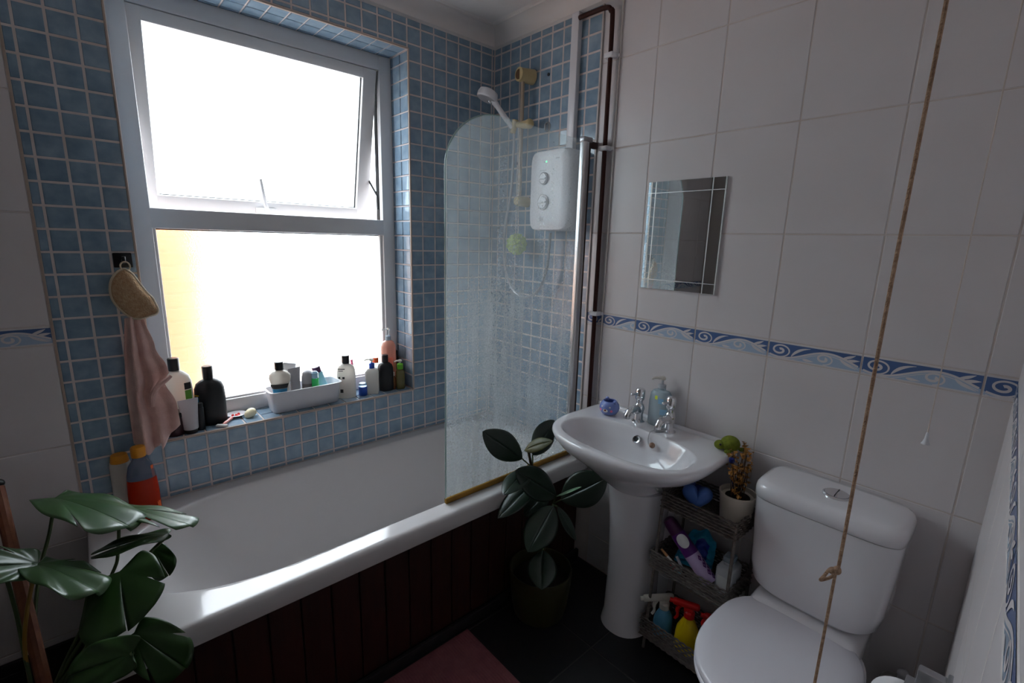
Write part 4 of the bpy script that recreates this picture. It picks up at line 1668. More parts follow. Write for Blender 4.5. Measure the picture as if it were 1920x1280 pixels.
# bottom tier: three trigger sprays
Z3 = T3[0] + 0.0048


def spray(name, label, loc, rz, body_mt, trig_mt, h=0.17, r=0.036, tall=1.0, nozzle=0.075):
    t = thing(name, label, 'spray bottle', loc, rz)
    b = MB()
    b.lathe([(0.001, 0.0), (r, 0.0), (r * 1.04, 0.008), (r, h * 0.45), (r * 0.92, h * 0.62), (r * 0.55, h * 0.84), (0.014, h * 0.93), (0.014, h), (0.001, h)], 26, sx=1.0, sy=0.72)
    b.build('bottle_body', body_mt, t)
    b = MB()
    b.lathe([(0.018, h - 0.012), (0.018, h + 0.008), (0.013, h + 0.014), (0.001, h + 0.014)], 18)
    b.rbox((-nozzle, -0.011, h + 0.022), (0.032, 0.011, h + 0.046), 0.009, seg=3)
    b.rbox((-0.020, -0.010, h + 0.006), (0.014, 0.010, h + 0.030), 0.006)
    b.build('spray_head', trig_mt, t)
    b = MB()
    b.tube(bez([(-0.030, 0, h + 0.026), (-0.040, 0, h + 0.006), (-0.038, 0, h - 0.020), (-0.046, 0, h - 0.034)], 4), [0.007] * 6 + [0.005] * 7, 8)
    b.build('trigger', trig_mt, t)
    b = MB()
    b.tube([(-nozzle + 0.002, 0, h + 0.034), (-nozzle - 0.010, 0, h + 0.034)], 0.008, 12)
    b.build('nozzle', trig_mt, t)
    return t


spray('trigger_spray', 'pale blue trigger spray with white head on bottom rack tier', (-0.160, -1.236, Z3), -0.62, M_('pale_blue_plastic', srgb(96, 170, 214), 0.35), m_bottle_white, 0.115, 0.036, nozzle=0.085)
spray('trigger_spray', 'yellow trigger spray with red head on bottom rack tier', (-0.170, -1.335, Z3), -1.15, m_yellow_bottle, m_red, 0.150, 0.040, nozzle=0.058)
spray('trigger_spray', 'white trigger spray with red head on bottom tier nearest toilet', (-0.150, -1.420, Z3), -1.15, m_frost, m_red, 0.140, 0.034, nozzle=0.040)

# ------------------------------------------------------------------ things on the window sill
SZ = WZ0 + 0.0004


def bottle(name, label, loc, prof, mt, cap=None, cap_mt=None, sx=1.0, sy=1.0, rz=0.0, cat='bottle', power=None, group=None):
    t = thing(name, label, cat, loc, rz, group)
    b = MB()
    b.lathe(prof, 28, sx=sx, sy=sy, power=power)
    b.build('bottle_body', mt, t, ang=40)
    if cap:
        b = MB()
        b.lathe(cap, 22)
        b.build('cap', cap_mt or m_black, t, ang=40)
    return t


FACE = -0.62           # bottles' flat faces roughly towards the room


def shampoo(h, r, rn, hn):
    return [(0.001, 0.0), (r * 0.93, 0.0), (r, 0.006), (r, h * 0.66), (r * 0.97, h * 0.80), (r * 0.83, h * 0.91), (r * 0.55, h * 0.975), (rn, h), (rn, h + hn), (0.001, h + hn)]


# 1 tall white bottle, left
t = bottle('shampoo_bottle', 'tall white bottle with black cap and green label behind pink cloth', (-1.408, 0.100, SZ), shampoo(0.222, 0.042, 0.014, 0.006), m_bottle_white,
           [(0.0175, 0.224), (0.018, 0.225), (0.018, 0.268), (0.016, 0.270), (0.001, 0.270)], m_black, 1.2, 0.72, -0.15)
patch(t, 'label', m_green, 0.0422, -1.05, -0.50, 0.108, 0.150, 1.2, 0.72)
patch(t, 'label', m_black_label, 0.0420, -1.05, -0.48, 0.153, 0.178, 1.2, 0.72)
# 2 black bottle
t = bottle('shower_gel_bottle', 'broad black bottle with black cap beside the white tube on sill', (-1.308, 0.085, SZ), shampoo(0.178, 0.044, 0.015, 0.006), m_matte_black,
           [(0.017, 0.180), (0.018, 0.181), (0.018, 0.226), (0.016, 0.228), (0.001, 0.228)], m_black, 1.15, 0.72, -0.2)
patch(t, 'label', m_blue_label, 0.0442, -2.75, -2.35, 0.075, 0.115, 1.15, 0.72)
patch(t, 'label', m_yellow, 0.0442, -2.75, -2.30, 0.119, 0.123, 1.15, 0.72)
# 3 white squeeze tube standing on its cap
def squeeze_tube(name, label, loc, h, r, mt, cap_mt, rz=0.0, caph=0.018, tilt=(0, 0), crimp=0.006, width=1.15, parent=None):
    t = thing(name, label, 'tube', loc, rz)
    t.rotation_euler = (tilt[0], tilt[1], rz)
    b = MB()
    b.lathe([(0.001, 0.0), (r * 0.82, 0.0), (r * 0.86, 0.002), (r * 0.84, caph), (0.001, caph)], 22)
    b.build('cap', cap_mt, t)
    b = MB()
    loops = []
    for i in range(13):
        u = i / 12
        fl = u ** 1.4
        loops.append([((r * (1 + (width - 1) * fl)) * math.cos(2 * PI * j / 24), (r * (1 - fl) + 0.0012) * math.sin(2 * PI * j / 24), caph + h * u) for j in range(24)])
    loops.append([(x, y, z + crimp) for x, y, z in loops[-1]])
    b.loft(loops)
    b.build('tube_body', mt, t, ang=40)
    return t


squeeze_tube('face_wash_tube', 'white squeeze tube on a dark cap in front of tall white bottle', (-1.386, 0.030, SZ), 0.105, 0.024, m_grey_tube, m_matte_black, 0.15, 0.016, width=1.35)
# dark jar beside it
t = bottle('dark_jar', 'low dark maroon jar behind the white squeeze tube', (-1.432, 0.046, SZ), [(0.001, 0), (0.030, 0), (0.032, 0.004), (0.032, 0.062), (0.030, 0.066), (0.001, 0.066)],
           M_('maroon_plastic', srgb(50, 18, 26), 0.35), [(0.033, 0.0665), (0.033, 0.082), (0.031, 0.084), (0.001, 0.084)], m_black, cat='jar')
t = bottle('dark_can', 'slim black can standing between white tube and broad black bottle', (-1.352, 0.044, SZ), [(0.001, 0), (0.013, 0), (0.014, 0.002), (0.014, 0.082), (0.012, 0.085), (0.001, 0.085)],
           m_black, [(0.0125, 0.0852), (0.0125, 0.099), (0.011, 0.101), (0.001, 0.101)], m_matte_black, cat='can')
# pink razor, saucer, soap
rz_ = thing('pink_razor', 'pink and white razor lying beside the broad black bottle', 'razor', (0, 0, 0))
b = MB()
b.tube(bez([(-1.285, 0.024, SZ + 0.007), (-1.262, 0.052, SZ + 0.009), (-1.240, 0.085, SZ + 0.008)], 5), [0.0045, 0.005, 0.006, 0.006, 0.0055, 0.005, 0.005, 0.006, 0.006, 0.005, 0.004], 8)
b.build('razor_handle', M_('salmon_plastic', srgb(214, 130, 122), 0.3), rz_)
b = MB()
b.rbox((-0.020, -0.007, 0.0), (0.020, 0.007, 0.010), 0.003, M=Matrix.Translation((-1.290, 0.020, SZ)) @ Matrix.Rotation(-0.7, 4, 'Z'))
b.build('razor_head', m_label, rz_)
ds = thing('soap_saucer', 'small white saucer with red spots behind the cream soap', 'dish', (-1.222, 0.108, SZ))
b = MB()
b.lathe([(0.001, 0.0), (0.018, 0.0), (0.034, 0.010), (0.036, 0.012), (0.033, 0.0125), (0.018, 0.004), (0.001, 0.003)], 28)
b.build('saucer', m_ceramic, ds)
b = MB()
for q in ((0.0, 0.0), (0.010, 0.008), (-0.012, 0.004), (0.004, -0.012)):
    b.lathe([(0.005, 0.0032), (0.0045, 0.009), (0.001, 0.011)], 10, (q[0], q[1], 0))
b.build('red_bead', m_red, ds)
b = MB()
b.ball((0, 0, 0), 0.0235, 0.95, 0.85, 0.85, 24, 14, M=None)
b2 = MB()
b2.add([(p[0], p[1], max(p[2], -0.011) + 0.011 + 0.004 * math.sin(60 * p[0])) for p in b.v], b.f)
so = b2.build('soap_bar', m_soap, ang=60, loc=(-1.180, 0.066, SZ + 0.0045))
so.rotation_euler = (0, 0, 0.25)
tag(so, 'rounded cream soap bar on sill left of the white basket', 'soap')

# white basket
bk = thing('storage_basket', 'white rounded rectangular plastic basket full of toiletries on sill', 'basket', (0, 0, 0))
BX0, BX1, BY0, BY1, BH = -1.108, -0.818, 0.026, 0.140, 0.092
b = MB()


def rr_loop(d, z, top=0.0, N=48):
    cx, cy = (BX0 + BX1) / 2, (BY0 + BY1) / 2
    out = []
    for j in range(N):
        a = 2 * PI * j / N + 0.001
        out.append((cx + ((BX1 - BX0) / 2 + d) * math.copysign(abs(math.cos(a)) ** 0.22, math.cos(a)), cy + ((BY1 - BY0) / 2 + d) * math.copysign(abs(math.sin(a)) ** 0.36, math.sin(a)), z))
    return out


b.loft([rr_loop(-0.012, SZ), rr_loop(-0.009, SZ + 0.003), rr_loop(0.0, SZ + BH - 0.004), rr_loop(0.005, SZ + BH - 0.003), rr_loop(0.006, SZ + BH), rr_loop(0.003, SZ + BH + 0.0015), rr_loop(-0.002, SZ + BH),
        rr_loop(-0.003, SZ + BH - 0.006), rr_loop(-0.0125, SZ + 0.006), rr_loop(-0.03, SZ + 0.004)])
b.build('basket_shell', m_plastic, bk, ang=50)
IZ = SZ + 0.0045
# bottle A in basket: wide shoulders tapering down
t = bottle('lotion_bottle', 'white bottle with black and blue label at left end of basket', (-1.062, 0.062, IZ), [(0.001, 0), (0.019, 0), (0.022, 0.004), (0.025, 0.070), (0.036, 0.118), (0.041, 0.140),
           (0.039, 0.154), (0.028, 0.166), (0.015, 0.171), (0.015, 0.176), (0.001, 0.176)], m_bottle_white, [(0.0165, 0.1745), (0.017, 0.176), (0.017, 0.206), (0.015, 0.208), (0.001, 0.208)], m_black, 1.0, 0.62, -0.25)
patch(t, 'label', m_black_label, 0.0290, -2.7, -0.75, 0.098, 0.118, 1.16, 0.72, 0.0355)
patch(t, 'label', m_blue_label, 0.0240, -2.7, -0.75, 0.062, 0.097, 1.16, 0.72, 0.0288)
# folded white packet leaning behind it
pkt = thing('white_sachet', 'flat white box leaning tilted behind lotion bottle in basket', 'box', (-1.052, 0.108, IZ + 0.006))
b = MB()
b.rbox((-0.026, -0.009, 0.0), (0.026, 0.009, 0.185), 0.002, seg=1, M=Matrix.Rotation(math.radians(14), 4, 'Y'))
b.build('carton', m_label, pkt)
squeeze_tube('cream_tube', 'tall grey white squeeze tube standing upright in basket', (-0.998, 0.082, IZ), 0.142, 0.019, m_grey_tube, m_grey_tube, 0.25, 0.02, width=1.45)
t = bottle('deodorant_can', 'grey rounded deodorant stick in middle of the basket', (-0.948, 0.074, IZ), [(0.001, 0), (0.022, 0), (0.024, 0.004), (0.024, 0.095), (0.001, 0.095)], m_dark_grey,
           [(0.0245, 0.0955), (0.0245, 0.118), (0.020, 0.140), (0.010, 0.150), (0.001, 0.152)], m_grey_tube, 1.0, 0.75, -0.3, cat='deodorant')
t = bottle('gel_bottle', 'small clear bottle of bright green gel in basket', (-0.925, 0.050, IZ), [(0.001, 0), (0.014, 0), (0.015, 0.003), (0.015, 0.118), (0.001, 0.118)], m_green_gel,
           [(0.0148, 0.1185), (0.0148, 0.140), (0.008, 0.148), (0.001, 0.149)], m_clear_blue)
t = squeeze_tube('toothpaste_tube', 'pale blue tube with purple cap leaning at right end of basket', (-0.0, 0.0, 0.0), 0.118, 0.021, m_lightblue_tube, m_purple_dark, 0.0, 0.026, width=1.25)
for o in t.children:
    o.rotation_euler = (PI, 0, 0)
    o.location = (0, 0, 0.150)
t.location = (-0.868, 0.092, IZ + 0.008)
t.rotation_euler = (0, math.radians(-14), -0.2)

# right of the basket
t = bottle('conditioner_bottle', 'tall white bottle with black cap right of the basket', (-0.777, 0.078, SZ), shampoo(0.158, 0.037, 0.014, 0.005), m_bottle_white,
           [(0.0165, 0.160), (0.017, 0.161), (0.017, 0.194), (0.015, 0.196), (0.001, 0.196)], m_black, 1.1, 0.72, -0.3)
patch(t, 'label', m_black_label, 0.0372, -2.6, -1.75, 0.136, 0.140, 1.1, 0.72)
patch(t, 'label', m_black_label, 0.0372, -2.55, -1.95, 0.128, 0.131, 1.1, 0.72)
patch(t, 'label', m_black_label, 0.0372, -2.6, -2.3, 0.092, 0.102, 1.1, 0.72)
patch(t, 'label', m_black_label, 0.0372, -2.05, -1.8, 0.092, 0.102, 1.1, 0.72)
patch(t, 'label', m_black_label, 0.0372, -2.35, -2.0, 0.028, 0.044, 1.1, 0.72)
stick('slim_tube', 'slim pink and blue tube standing behind the tall conditioner bottle', 'tube', (-0.733, 0.100, SZ + 0.0), (-0.738, 0.104, SZ + 0.165), 0.007, M_('violet_blue_plastic', srgb(76, 88, 190), 0.35), m_pink, 0.5)
t = bottle('blue_jar', 'small bright blue jar with a clear lid on sill edge', (-0.708, 0.060, SZ), [(0.001, 0), (0.018, 0), (0.0195, 0.003), (0.0195, 0.042), (0.001, 0.042)], m_royal,
           [(0.0178, 0.0422), (0.0178, 0.056), (0.016, 0.058), (0.001, 0.058)], m_clear_blue, cat='jar')


def pump_bottle(name, label, loc, rz, bw, bd, bh, mt, col_mt, pump_mt, n=5.0, neck=0.012, colh=0.022, stem=0.018, spout=0.034, sp_dir=(-1, 0)):
    t = thing(name, label, 'bottle', loc, rz)
    b = MB()
    pr_ = [(0.9, 0.0), (1.0, 0.006), (1.0, bh * 0.80), (0.95, bh * 0.88), (0.75, bh * 0.96), (0.38, bh)]
    loops = []
    for s, z in pr_:
        loops.append([(bw * s * math.copysign(abs(math.cos(a)) ** (2 / n), math.cos(a)), bd * s * math.copysign(abs(math.sin(a)) ** (2 / n), math.sin(a)), z) for a in [2 * PI * j / 36 for j in range(36)]])
    b.loft(loops)
    b.build('bottle_body', mt, t, ang=40)
    b = MB()
    b.lathe([(neck, bh - 0.001), (neck * 1.15, bh), (neck * 1.15, bh + colh), (neck * 0.7, bh + colh + 0.004), (0.001, bh + colh + 0.004)], 20)
    b.build('collar', col_mt, t, ang=40)
    b = MB()
    z = bh + colh + 0.003
    b.lathe([(0.0042, z), (0.0042, z + stem), (0.001, z + stem)], 10)
    b.lathe([(0.001, z + stem - 0.002), (0.009, z + stem - 0.002), (0.010, z + stem + 0.005), (0.006, z + stem + 0.009), (0.001, z + stem + 0.0095)], 14)
    dx, dy = sp_dir
    b.tube([(0, 0, z + stem + 0.004), (dx * spout * 0.7, dy * spout * 0.7, z + stem + 0.005), (dx * spout, dy * spout, z + stem + 0.001)], [0.005, 0.004, 0.0035], 8)
    b.build('pump_head', pump_mt, t, ang=40)
    return t


t = pump_bottle('cream_pump_bottle', 'square cream pump bottle with royal blue collar on sill', (-0.660, 0.062, SZ), -0.55, 0.030, 0.022, 0.122, m_bottle_white, m_royal, m_bottle_white, 7, 0.011, 0.022, 0.012, 0.036, (-0.9, -0.4))
b = MB()
b.box((-0.0307, -0.014, 0.05), (-0.0301, 0.010, 0.105))
b.build('label', m_royal, t, ang=0)
t = bottle('orange_cap_bottle', 'clear bottle with orange cap behind the black and cream bottles', (-0.614, 0.118, SZ), [(0.001, 0), (0.020, 0), (0.022, 0.004), (0.022, 0.118), (0.012, 0.130), (0.001, 0.130)], m_clear_blue,
           [(0.0145, 0.1302), (0.0145, 0.152), (0.013, 0.154), (0.001, 0.154)], M_('bright_orange_cap', srgb(240, 96, 40), 0.35))
t = bottle('black_shampoo_bottle', 'slender shouldered black bottle in front of the peach pump bottle', (-0.588, 0.070, SZ), shampoo(0.138, 0.036, 0.012, 0.005), m_matte_black,
           [(0.0145, 0.140), (0.015, 0.141), (0.015, 0.172), (0.013, 0.174), (0.001, 0.174)], m_black, 1.05, 0.75, -0.4)
t = pump_bottle('peach_pump_bottle', 'large peach coloured pump bottle in the right corner of sill', (-0.546, 0.115, SZ), -0.5, 0.036, 0.030, 0.232, m_peach, m_clear_blue, m_clear, 3.0, 0.012, 0.020, 0.028, 0.034, (-0.8, -0.5))
b = MB()
b.rbox((-0.020, -0.0312, 0.06), (0.022, -0.0300, 0.15), 0.0003, seg=1)
b.build('label', M_('coral_label', srgb(236, 130, 110), 0.4), t)
t = pump_bottle('olive_pump_bottle', 'small olive pump bottle with bright green collar near sill corner', (-0.520, 0.050, SZ), -0.4, 0.021, 0.018, 0.098, m_olive, M_('leaf_green_plastic', srgb(110, 196, 50), 0.35), m_bottle_white, 4.0, 0.013, 0.024, 0.010, 0.030, (-0.9, -0.3))
t = bottle('navy_bottle', 'navy blue bottle pressed against the right window reveal', (-0.497, 0.088, SZ), [(0.001, 0), (0.014, 0), (0.0155, 0.003), (0.0155, 0.092), (0.008, 0.104), (0.001, 0.104)], m_navy,
           [(0.009, 0.1042), (0.009, 0.122), (0.001, 0.123)], m_navy)
t = bottle('amber_bottle', 'small amber bottle between black bottle and olive pump bottle', (-0.552, 0.060, SZ), [(0.001, 0), (0.010, 0), (0.011, 0.002), (0.011, 0.055), (0.006, 0.066), (0.001, 0.066)], M_('amber_glass', srgb(120, 70, 30), 0.2, trans=0.3),
           [(0.007, 0.0662), (0.007, 0.084), (0.001, 0.085)], m_bottle_white)
t = bottle('charcoal_bottle', 'charcoal bottle standing behind olive pump bottle in sill corner', (-0.497, 0.132, SZ), [(0.001, 0), (0.012, 0), (0.013, 0.003), (0.013, 0.135), (0.010, 0.148), (0.001, 0.148)], M_('charcoal_plastic', srgb(44, 38, 44), 0.4),
           [(0.011, 0.1482), (0.011, 0.172), (0.001, 0.173)], m_black)

# ------------------------------------------------------------------ bottles on the bath corner
RZ = BATH_Z + 0.0004
t = bottle('white_bottle', 'slim white bottle with orange cap on the bath corner', (-1.598, -0.034, RZ), [(0.001, 0), (0.026, 0), (0.028, 0.004), (0.028, 0.178), (0.026, 0.190), (0.001, 0.190)], m_bottle_white,
           [(0.025, 0.1902), (0.025, 0.196), (0.022, 0.214), (0.020, 0.216), (0.001, 0.216)], m_orange, 1.0, 0.62, -0.5, power=4)
t = thing('bubble_bath_bottle', 'tall clear bottle half full of red liquid with orange cap', 'bottle', (-1.550, -0.100, RZ))
b = MB()
b.lathe([(0.0392, 0.1445), (0.038, 0.160), (0.032, 0.190), (0.022, 0.206), (0.018, 0.212), (0.018, 0.222), (0.001, 0.222)], 28, sx=1.0, sy=0.7)
b.build('bottle_body', M_('smoky_clear_plastic', srgb(150, 160, 180), 0.12, trans=0.7, ior=1.2), t)
b = MB()
b.lathe([(0.001, 0.0), (0.040, 0.0), (0.043, 0.006), (0.042, 0.10), (0.0393, 0.144), (0.001, 0.144)], 28, sx=1.0, sy=0.7)
b.build('liquid', m_amber, t)
b = MB()
b.lathe([(0.0195, 0.220), (0.020, 0.222), (0.020, 0.250), (0.018, 0.253), (0.001, 0.253)], 20)
b.build('cap', m_orange, t)
patch(t, 'label', M_('orange_strip', srgb(232, 96, 30), 0.35), 0.0432, -0.75, -0.35, 0.03, 0.185, 1.0, 0.7, 0.034)

# ------------------------------------------------------------------ hook, mitt and pink cloth
hk2 = thing('adhesive_hook', 'square black adhesive hook on the mosaic left of window', 'hook', (0, 0, 0))
b = MB()
b.rbox((-1.540, -0.007, 1.356), (-1.492, -0.0005, 1.402), 0.003)
b.build('plate', m_black, hk2)
b = MB()
b.tube(bez([(-1.515, -0.006, 1.380), (-1.515, -0.026, 1.374), (-1.515, -0.036, 1.380), (-1.515, -0.038, 1.392)], 5), 0.005, 8)
b.build('hook_arm', m_black, hk2)
mt_ = thing('loofah_mitt', 'tan loofah mitt with cream binding hanging on the black hook', 'mitt', (0, 0, 0))
Y_M = -0.046
outl = [(-1.514, 1.352), (-1.500, 1.338), (-1.486, 1.310), (-1.470, 1.278), (-1.458, 1.262), (-1.451, 1.240), (-1.446, 1.222), (-1.452, 1.208), (-1.468, 1.203), (-1.490, 1.196), (-1.510, 1.198), (-1.528, 1.212),
        (-1.545, 1.236), (-1.556, 1.262), (-1.558, 1.292), (-1.552, 1.320), (-1.536, 1.344), (-1.522, 1.352)]
cl = [Vector((x, 0, z)) for x, z in outl]
sm = []
for i in range(len(cl)):
    for k in range(4):
        t_k = k / 4
        a, bb_, c, d = cl[i - 1], cl[i], cl[(i + 1) % len(cl)], cl[(i + 2) % len(cl)]
        sm.append(0.5 * ((2 * bb_) + (c - a) * t_k + (2 * a - 5 * bb_ + 4 * c - d) * t_k ** 2 + (3 * bb_ - a - 3 * c + d) * t_k ** 3))
cen = Vector((-1.506, 0, 1.272))
b = MB()
loops = []
for s, dy in ((0.25, -0.019), (0.55, -0.017), (0.8, -0.012), (0.95, -0.005), (1.0, 0.0), (0.95, 0.006), (0.8, 0.012), (0.55, 0.016), (0.25, 0.018)):
    loops.append([cen.lerp(p, s) + Vector((0, Y_M + dy, 0)) for p in sm])
b.loft(loops)
b.build('mitt_body', m_mitt, mt_, ang=60)
b = MB()
b.tube([p + Vector((0, Y_M, 0)) for p in sm], 0.0042, 7, closed=True)
b.build('binding', m_mitt_edge, mt_)
b = MB()
b.tube([(-1.514 + 0.012 * math.cos(a), -0.041, 1.362 + 0.014 * math.sin(a)) for a in [2 * PI * k / 20 for k in range(20)]], 0.0026, 6, closed=True)
b.build('hanging_loop', m_mitt_edge, mt_)
# pink cloth hung by a corner under the mitt: gathered at top, fanning out in folds
pc = thing('pink_cloth', 'pink flannel cloth hanging in folds under the loofah mitt', 'cloth', (0, 0, 0))
b = MB()
NU, NV = 64, 40


def cloth(u, v):
    # u across (0 left .. 1 right), v down
    zt = 1.205 - 0.02 * abs(u - 0.4)
    left = -1.533 - 0.022 * math.sin(min(1, v * 1.4) * PI / 2)
    rgt_pts = [(0.0, -1.484), (0.25, -1.466), (0.46, -1.440), (0.50, -1.438), (0.56, -1.455), (0.80, -1.428), (1.0, -1.425)]
    right = rgt_pts[-1][1]
    for (a, xa), (c, xc_) in zip(rgt_pts[:-1], rgt_pts[1:]):
        if a <= v <= c:
            s = (v - a) / (c - a)
            s = s * s * (3 - 2 * s)
            right = xa + (xc_ - xa) * s
            break
    x = left + (right - left) * u
    # hem: lowest at the left middle, higher to the right
    if u < 0.55:
        bottom = 0.775 - 0.050 * math.sin(PI * u / 0.55) * (0.4 + u)
    else:
        bottom = 0.745 + 0.075 * ((u - 0.55) / 0.45) ** 0.8
    z = zt + (bottom - zt) * v
    amp = 0.006 + 0.018 * v
    y = -0.040 - 0.012 * v + amp * math.sin(u * 2 * PI * 2.6 + 0.6 + 0.8 * v) * (0.55 + 0.45 * math.sin(3 * u + 1)) - 0.010 * math.exp(-((u - 0.3) / 0.12) ** 2)
    y = min(y, -0.012)
    return Vector((x, y, z))


b.grid(cloth, NU, NV)
fl = b.build('flannel', m_cloth, pc, ang=70)
md = fl.modifiers.new('thick', 'SOLIDIFY')
md.thickness = 0.003
md.offset = 0
b = MB()
b.tube(bez([(-1.436, -0.070, 1.000), (-1.452, -0.074, 0.988), (-1.474, -0.076, 0.972), (-1.490, -0.074, 0.945), (-1.496, -0.070, 0.905)], 6), [0.006 + 0.003 * math.sin(i * 0.12) for i in range(25)], 8)
b.build('rolled_edge', m_cloth, pc)

# ------------------------------------------------------------------ plants
def leaf_mesh(base, tip, half, normal, bend=0.0, fold=0.15, lobes=0.0, notch=(), holes=(), belly=0.45, power=0.75, wav=0.0, nu=40, nv=8, tipcurl=0.0):
    """blade grown along base->tip; half = half width; notch = [(u, depth, side, width)] cut the margin into lobes"""
    B, T = Vector(base), Vector(tip)
    d = T - B
    L = d.length
    d.normalize()
    n = Vector(normal)
    n = (n - d * n.dot(d)).normalized()
    s = d.cross(n).normalized()
    b = MB()

    def width(u):
        if lobes > 0:
            w_ = (1 - u) ** 0.62 * (1 + 0.35 * u) * (0.78 + 0.5 * math.sin(PI * min(1, u * 1.1)))
            return w_ * half
        k = belly
        w_ = (math.sin(PI * u ** (math.log(0.5) / math.log(k)))) if 0 < u < 1 else 0.0
        return max(0.0, w_) ** power * half

    def side(sg):
        vs, fs = [], []
        for i in range(nu + 1):
            u = i / nu
            w_ = width(u)
            back = 0.0
            if lobes > 0:
                back = lobes * L * max(0.0, 1 - u / 0.30) ** 1.3
            cut = 1.0
            for (nu_, dep, sd_, wd) in notch:
                if sd_ == sg or sd_ == 0:
                    g_ = abs(u - nu_) / wd
                    if g_ < 1:
                        cut = min(cut, 1 - dep * (1 - g_ ** 3))
            for j in range(nv + 1):
                v = j / nv
                e = v * w_ * cut
                q = v * cut
                p = B + d * (L * u - back * (v ** 1.5)) + s * sg * e
                h = -bend * L * u * u - tipcurl * L * max(0, u - 0.6) ** 2 + fold * e + wav * math.sin(9 * u + 2 * sg) * q * q - (fold * 0.9 + 0.10) * e * v
                vs.append(p + n * h)
        for i in range(nu):
            for j in range(nv):
                a = i * (nv + 1) + j
                fs.append((a, a + nv + 1, a + nv + 2, a + 1) if sg > 0 else (a, a + 1, a + nv + 2, a + nv + 1))
        b.add(vs, fs)
    side(1)
    side(-1)
    return b


def heart_mesh(base, tip, half, normal, bend=0.0, fold=0.1, k=0.25, notch=(), wav=0.004, cup=0.0, nt=9, na=44, curl=0.0):
    """heart-shaped blade, a fan from the petiole end out to the margin; notch = [(angle step 0..1, depth, side, width)]"""
    B, T = Vector(base), Vector(tip)
    d = T - B
    L = d.length
    d.normalize()
    n = Vector(normal)
    n = (n - d * n.dot(d)).normalized()
    s = d.cross(n).normalized()
    b = MB()
    for sg in (1, -1):
        vs, fs = [], []
        for i in range(na + 1):
            tau = i / na
            x = L * ((1 + k) * (0.5 + 0.5 * math.cos(PI * tau)) - k)
            g = max(0.0, (tau - 0.80) / 0.20)
            x += k * L * g * g * (3 - 2 * g) * 0.97
            y = half * math.sin(PI * tau ** 0.80) ** (0.85 if tau < 0.5 else 0.62)
            y *= 1.0 if tau > 0.16 else (0.75 + 0.25 * tau / 0.16)
            cut = 1.0
            for (t0, dep, sd_, wd) in notch:
                if sd_ == sg or sd_ == 0:
                    q = abs(tau - t0) / wd
                    if q < 1:
                        cut = min(cut, 1 - dep * (1 - q * q * q))
            for j in range(nt + 1):
                t = (j / nt) * cut
                px, py = x * t, y * t
                u = px / L
                h = -bend * L * u * abs(u) - curl * L * max(0.0, u - 0.55) ** 2 * 3 + fold * py - cup * py * py / half - fold * 1.0 * py * py / half
                h += wav * math.sin(17 * tau + 1.3 * sg) * t * t
                vs.append(B + d * px + s * sg * py + n * h)
        for i in range(na):
            for j in range(nt):
                a = i * (nt + 1) + j
                f = (a, a + nt + 1, a + nt + 2, a + 1)
                fs.append(f if sg > 0 else f[::-1])
        b.add(vs, fs)
    return b


def add_heart(parent, mt, *a, **k):
    b = heart_mesh(*a, **k)
    me = b.mesh('leaf', mt, ang=0)
    bm = bmesh.new()
    bm.from_mesh(me)
    bmesh.ops.remove_doubles(bm, verts=bm.verts, dist=0.0002)
    bmesh.ops.recalc_face_normals(bm, faces=bm.faces)
    bm.to_mesh(me)
    bm.free()
    me.shade_smooth()
    o = bpy.data.objects.new('leaf', me)
    COL.objects.link(o)
    o.parent = parent
    md = o.modifiers.new('thick', 'SOLIDIFY')
    md.thickness = 0.0012
    md.offset = 0
    return o


def add_leaf(parent, mt, *a, **k):
    b = leaf_mesh(*a, **k)
    o = b.build('leaf', mt, parent, ang=80)
    md = o.modifiers.new('thick', 'SOLIDIFY')
    md.thickness = 0.0012
    md.offset = 0
    return o


# rubber plant between bath panel and basin
rp = thing('rubber_plant', 'dark rubber plant in an olive pot beside the basin pedestal', 'plant', (-0.385, -0.815, 0.0))
I = lambda o: (setattr(o, 'matrix_parent_inverse', Matrix.Translation((0.385, 0.815, 0.0))), o)[1]
b = MB()
b.lathe([(0.001, 0.0), (0.094, 0.0), (0.102, 0.006), (0.112, 0.05), (0.122, 0.14), (0.125, 0.196), (0.1235, 0.201), (0.119, 0.200), (0.116, 0.19), (0.112, 0.150), (0.001, 0.148)], 40)
b.build('pot', m_olive_pot, rp)
b = MB()
b.lathe([(0.1125, 0.150), (0.06, 0.158), (0.001, 0.161)], 24)
b.build('soil', m_soil, rp)
b = MB()
b.tube(bez([(-0.376, -0.803, 0.150), (-0.363, -0.811, 0.311), (-0.345, -0.826, 0.464), (-0.364, -0.798, 0.550), (-0.393, -0.756, 0.606), (-0.405, -0.739, 0.681)], 6), [0.0075] * 6 + [0.0065] * 12 + [0.0055] * 13, 8)
I(b.build('stem', M_('brown_stem', srgb(70, 58, 34), 0.7), rp))
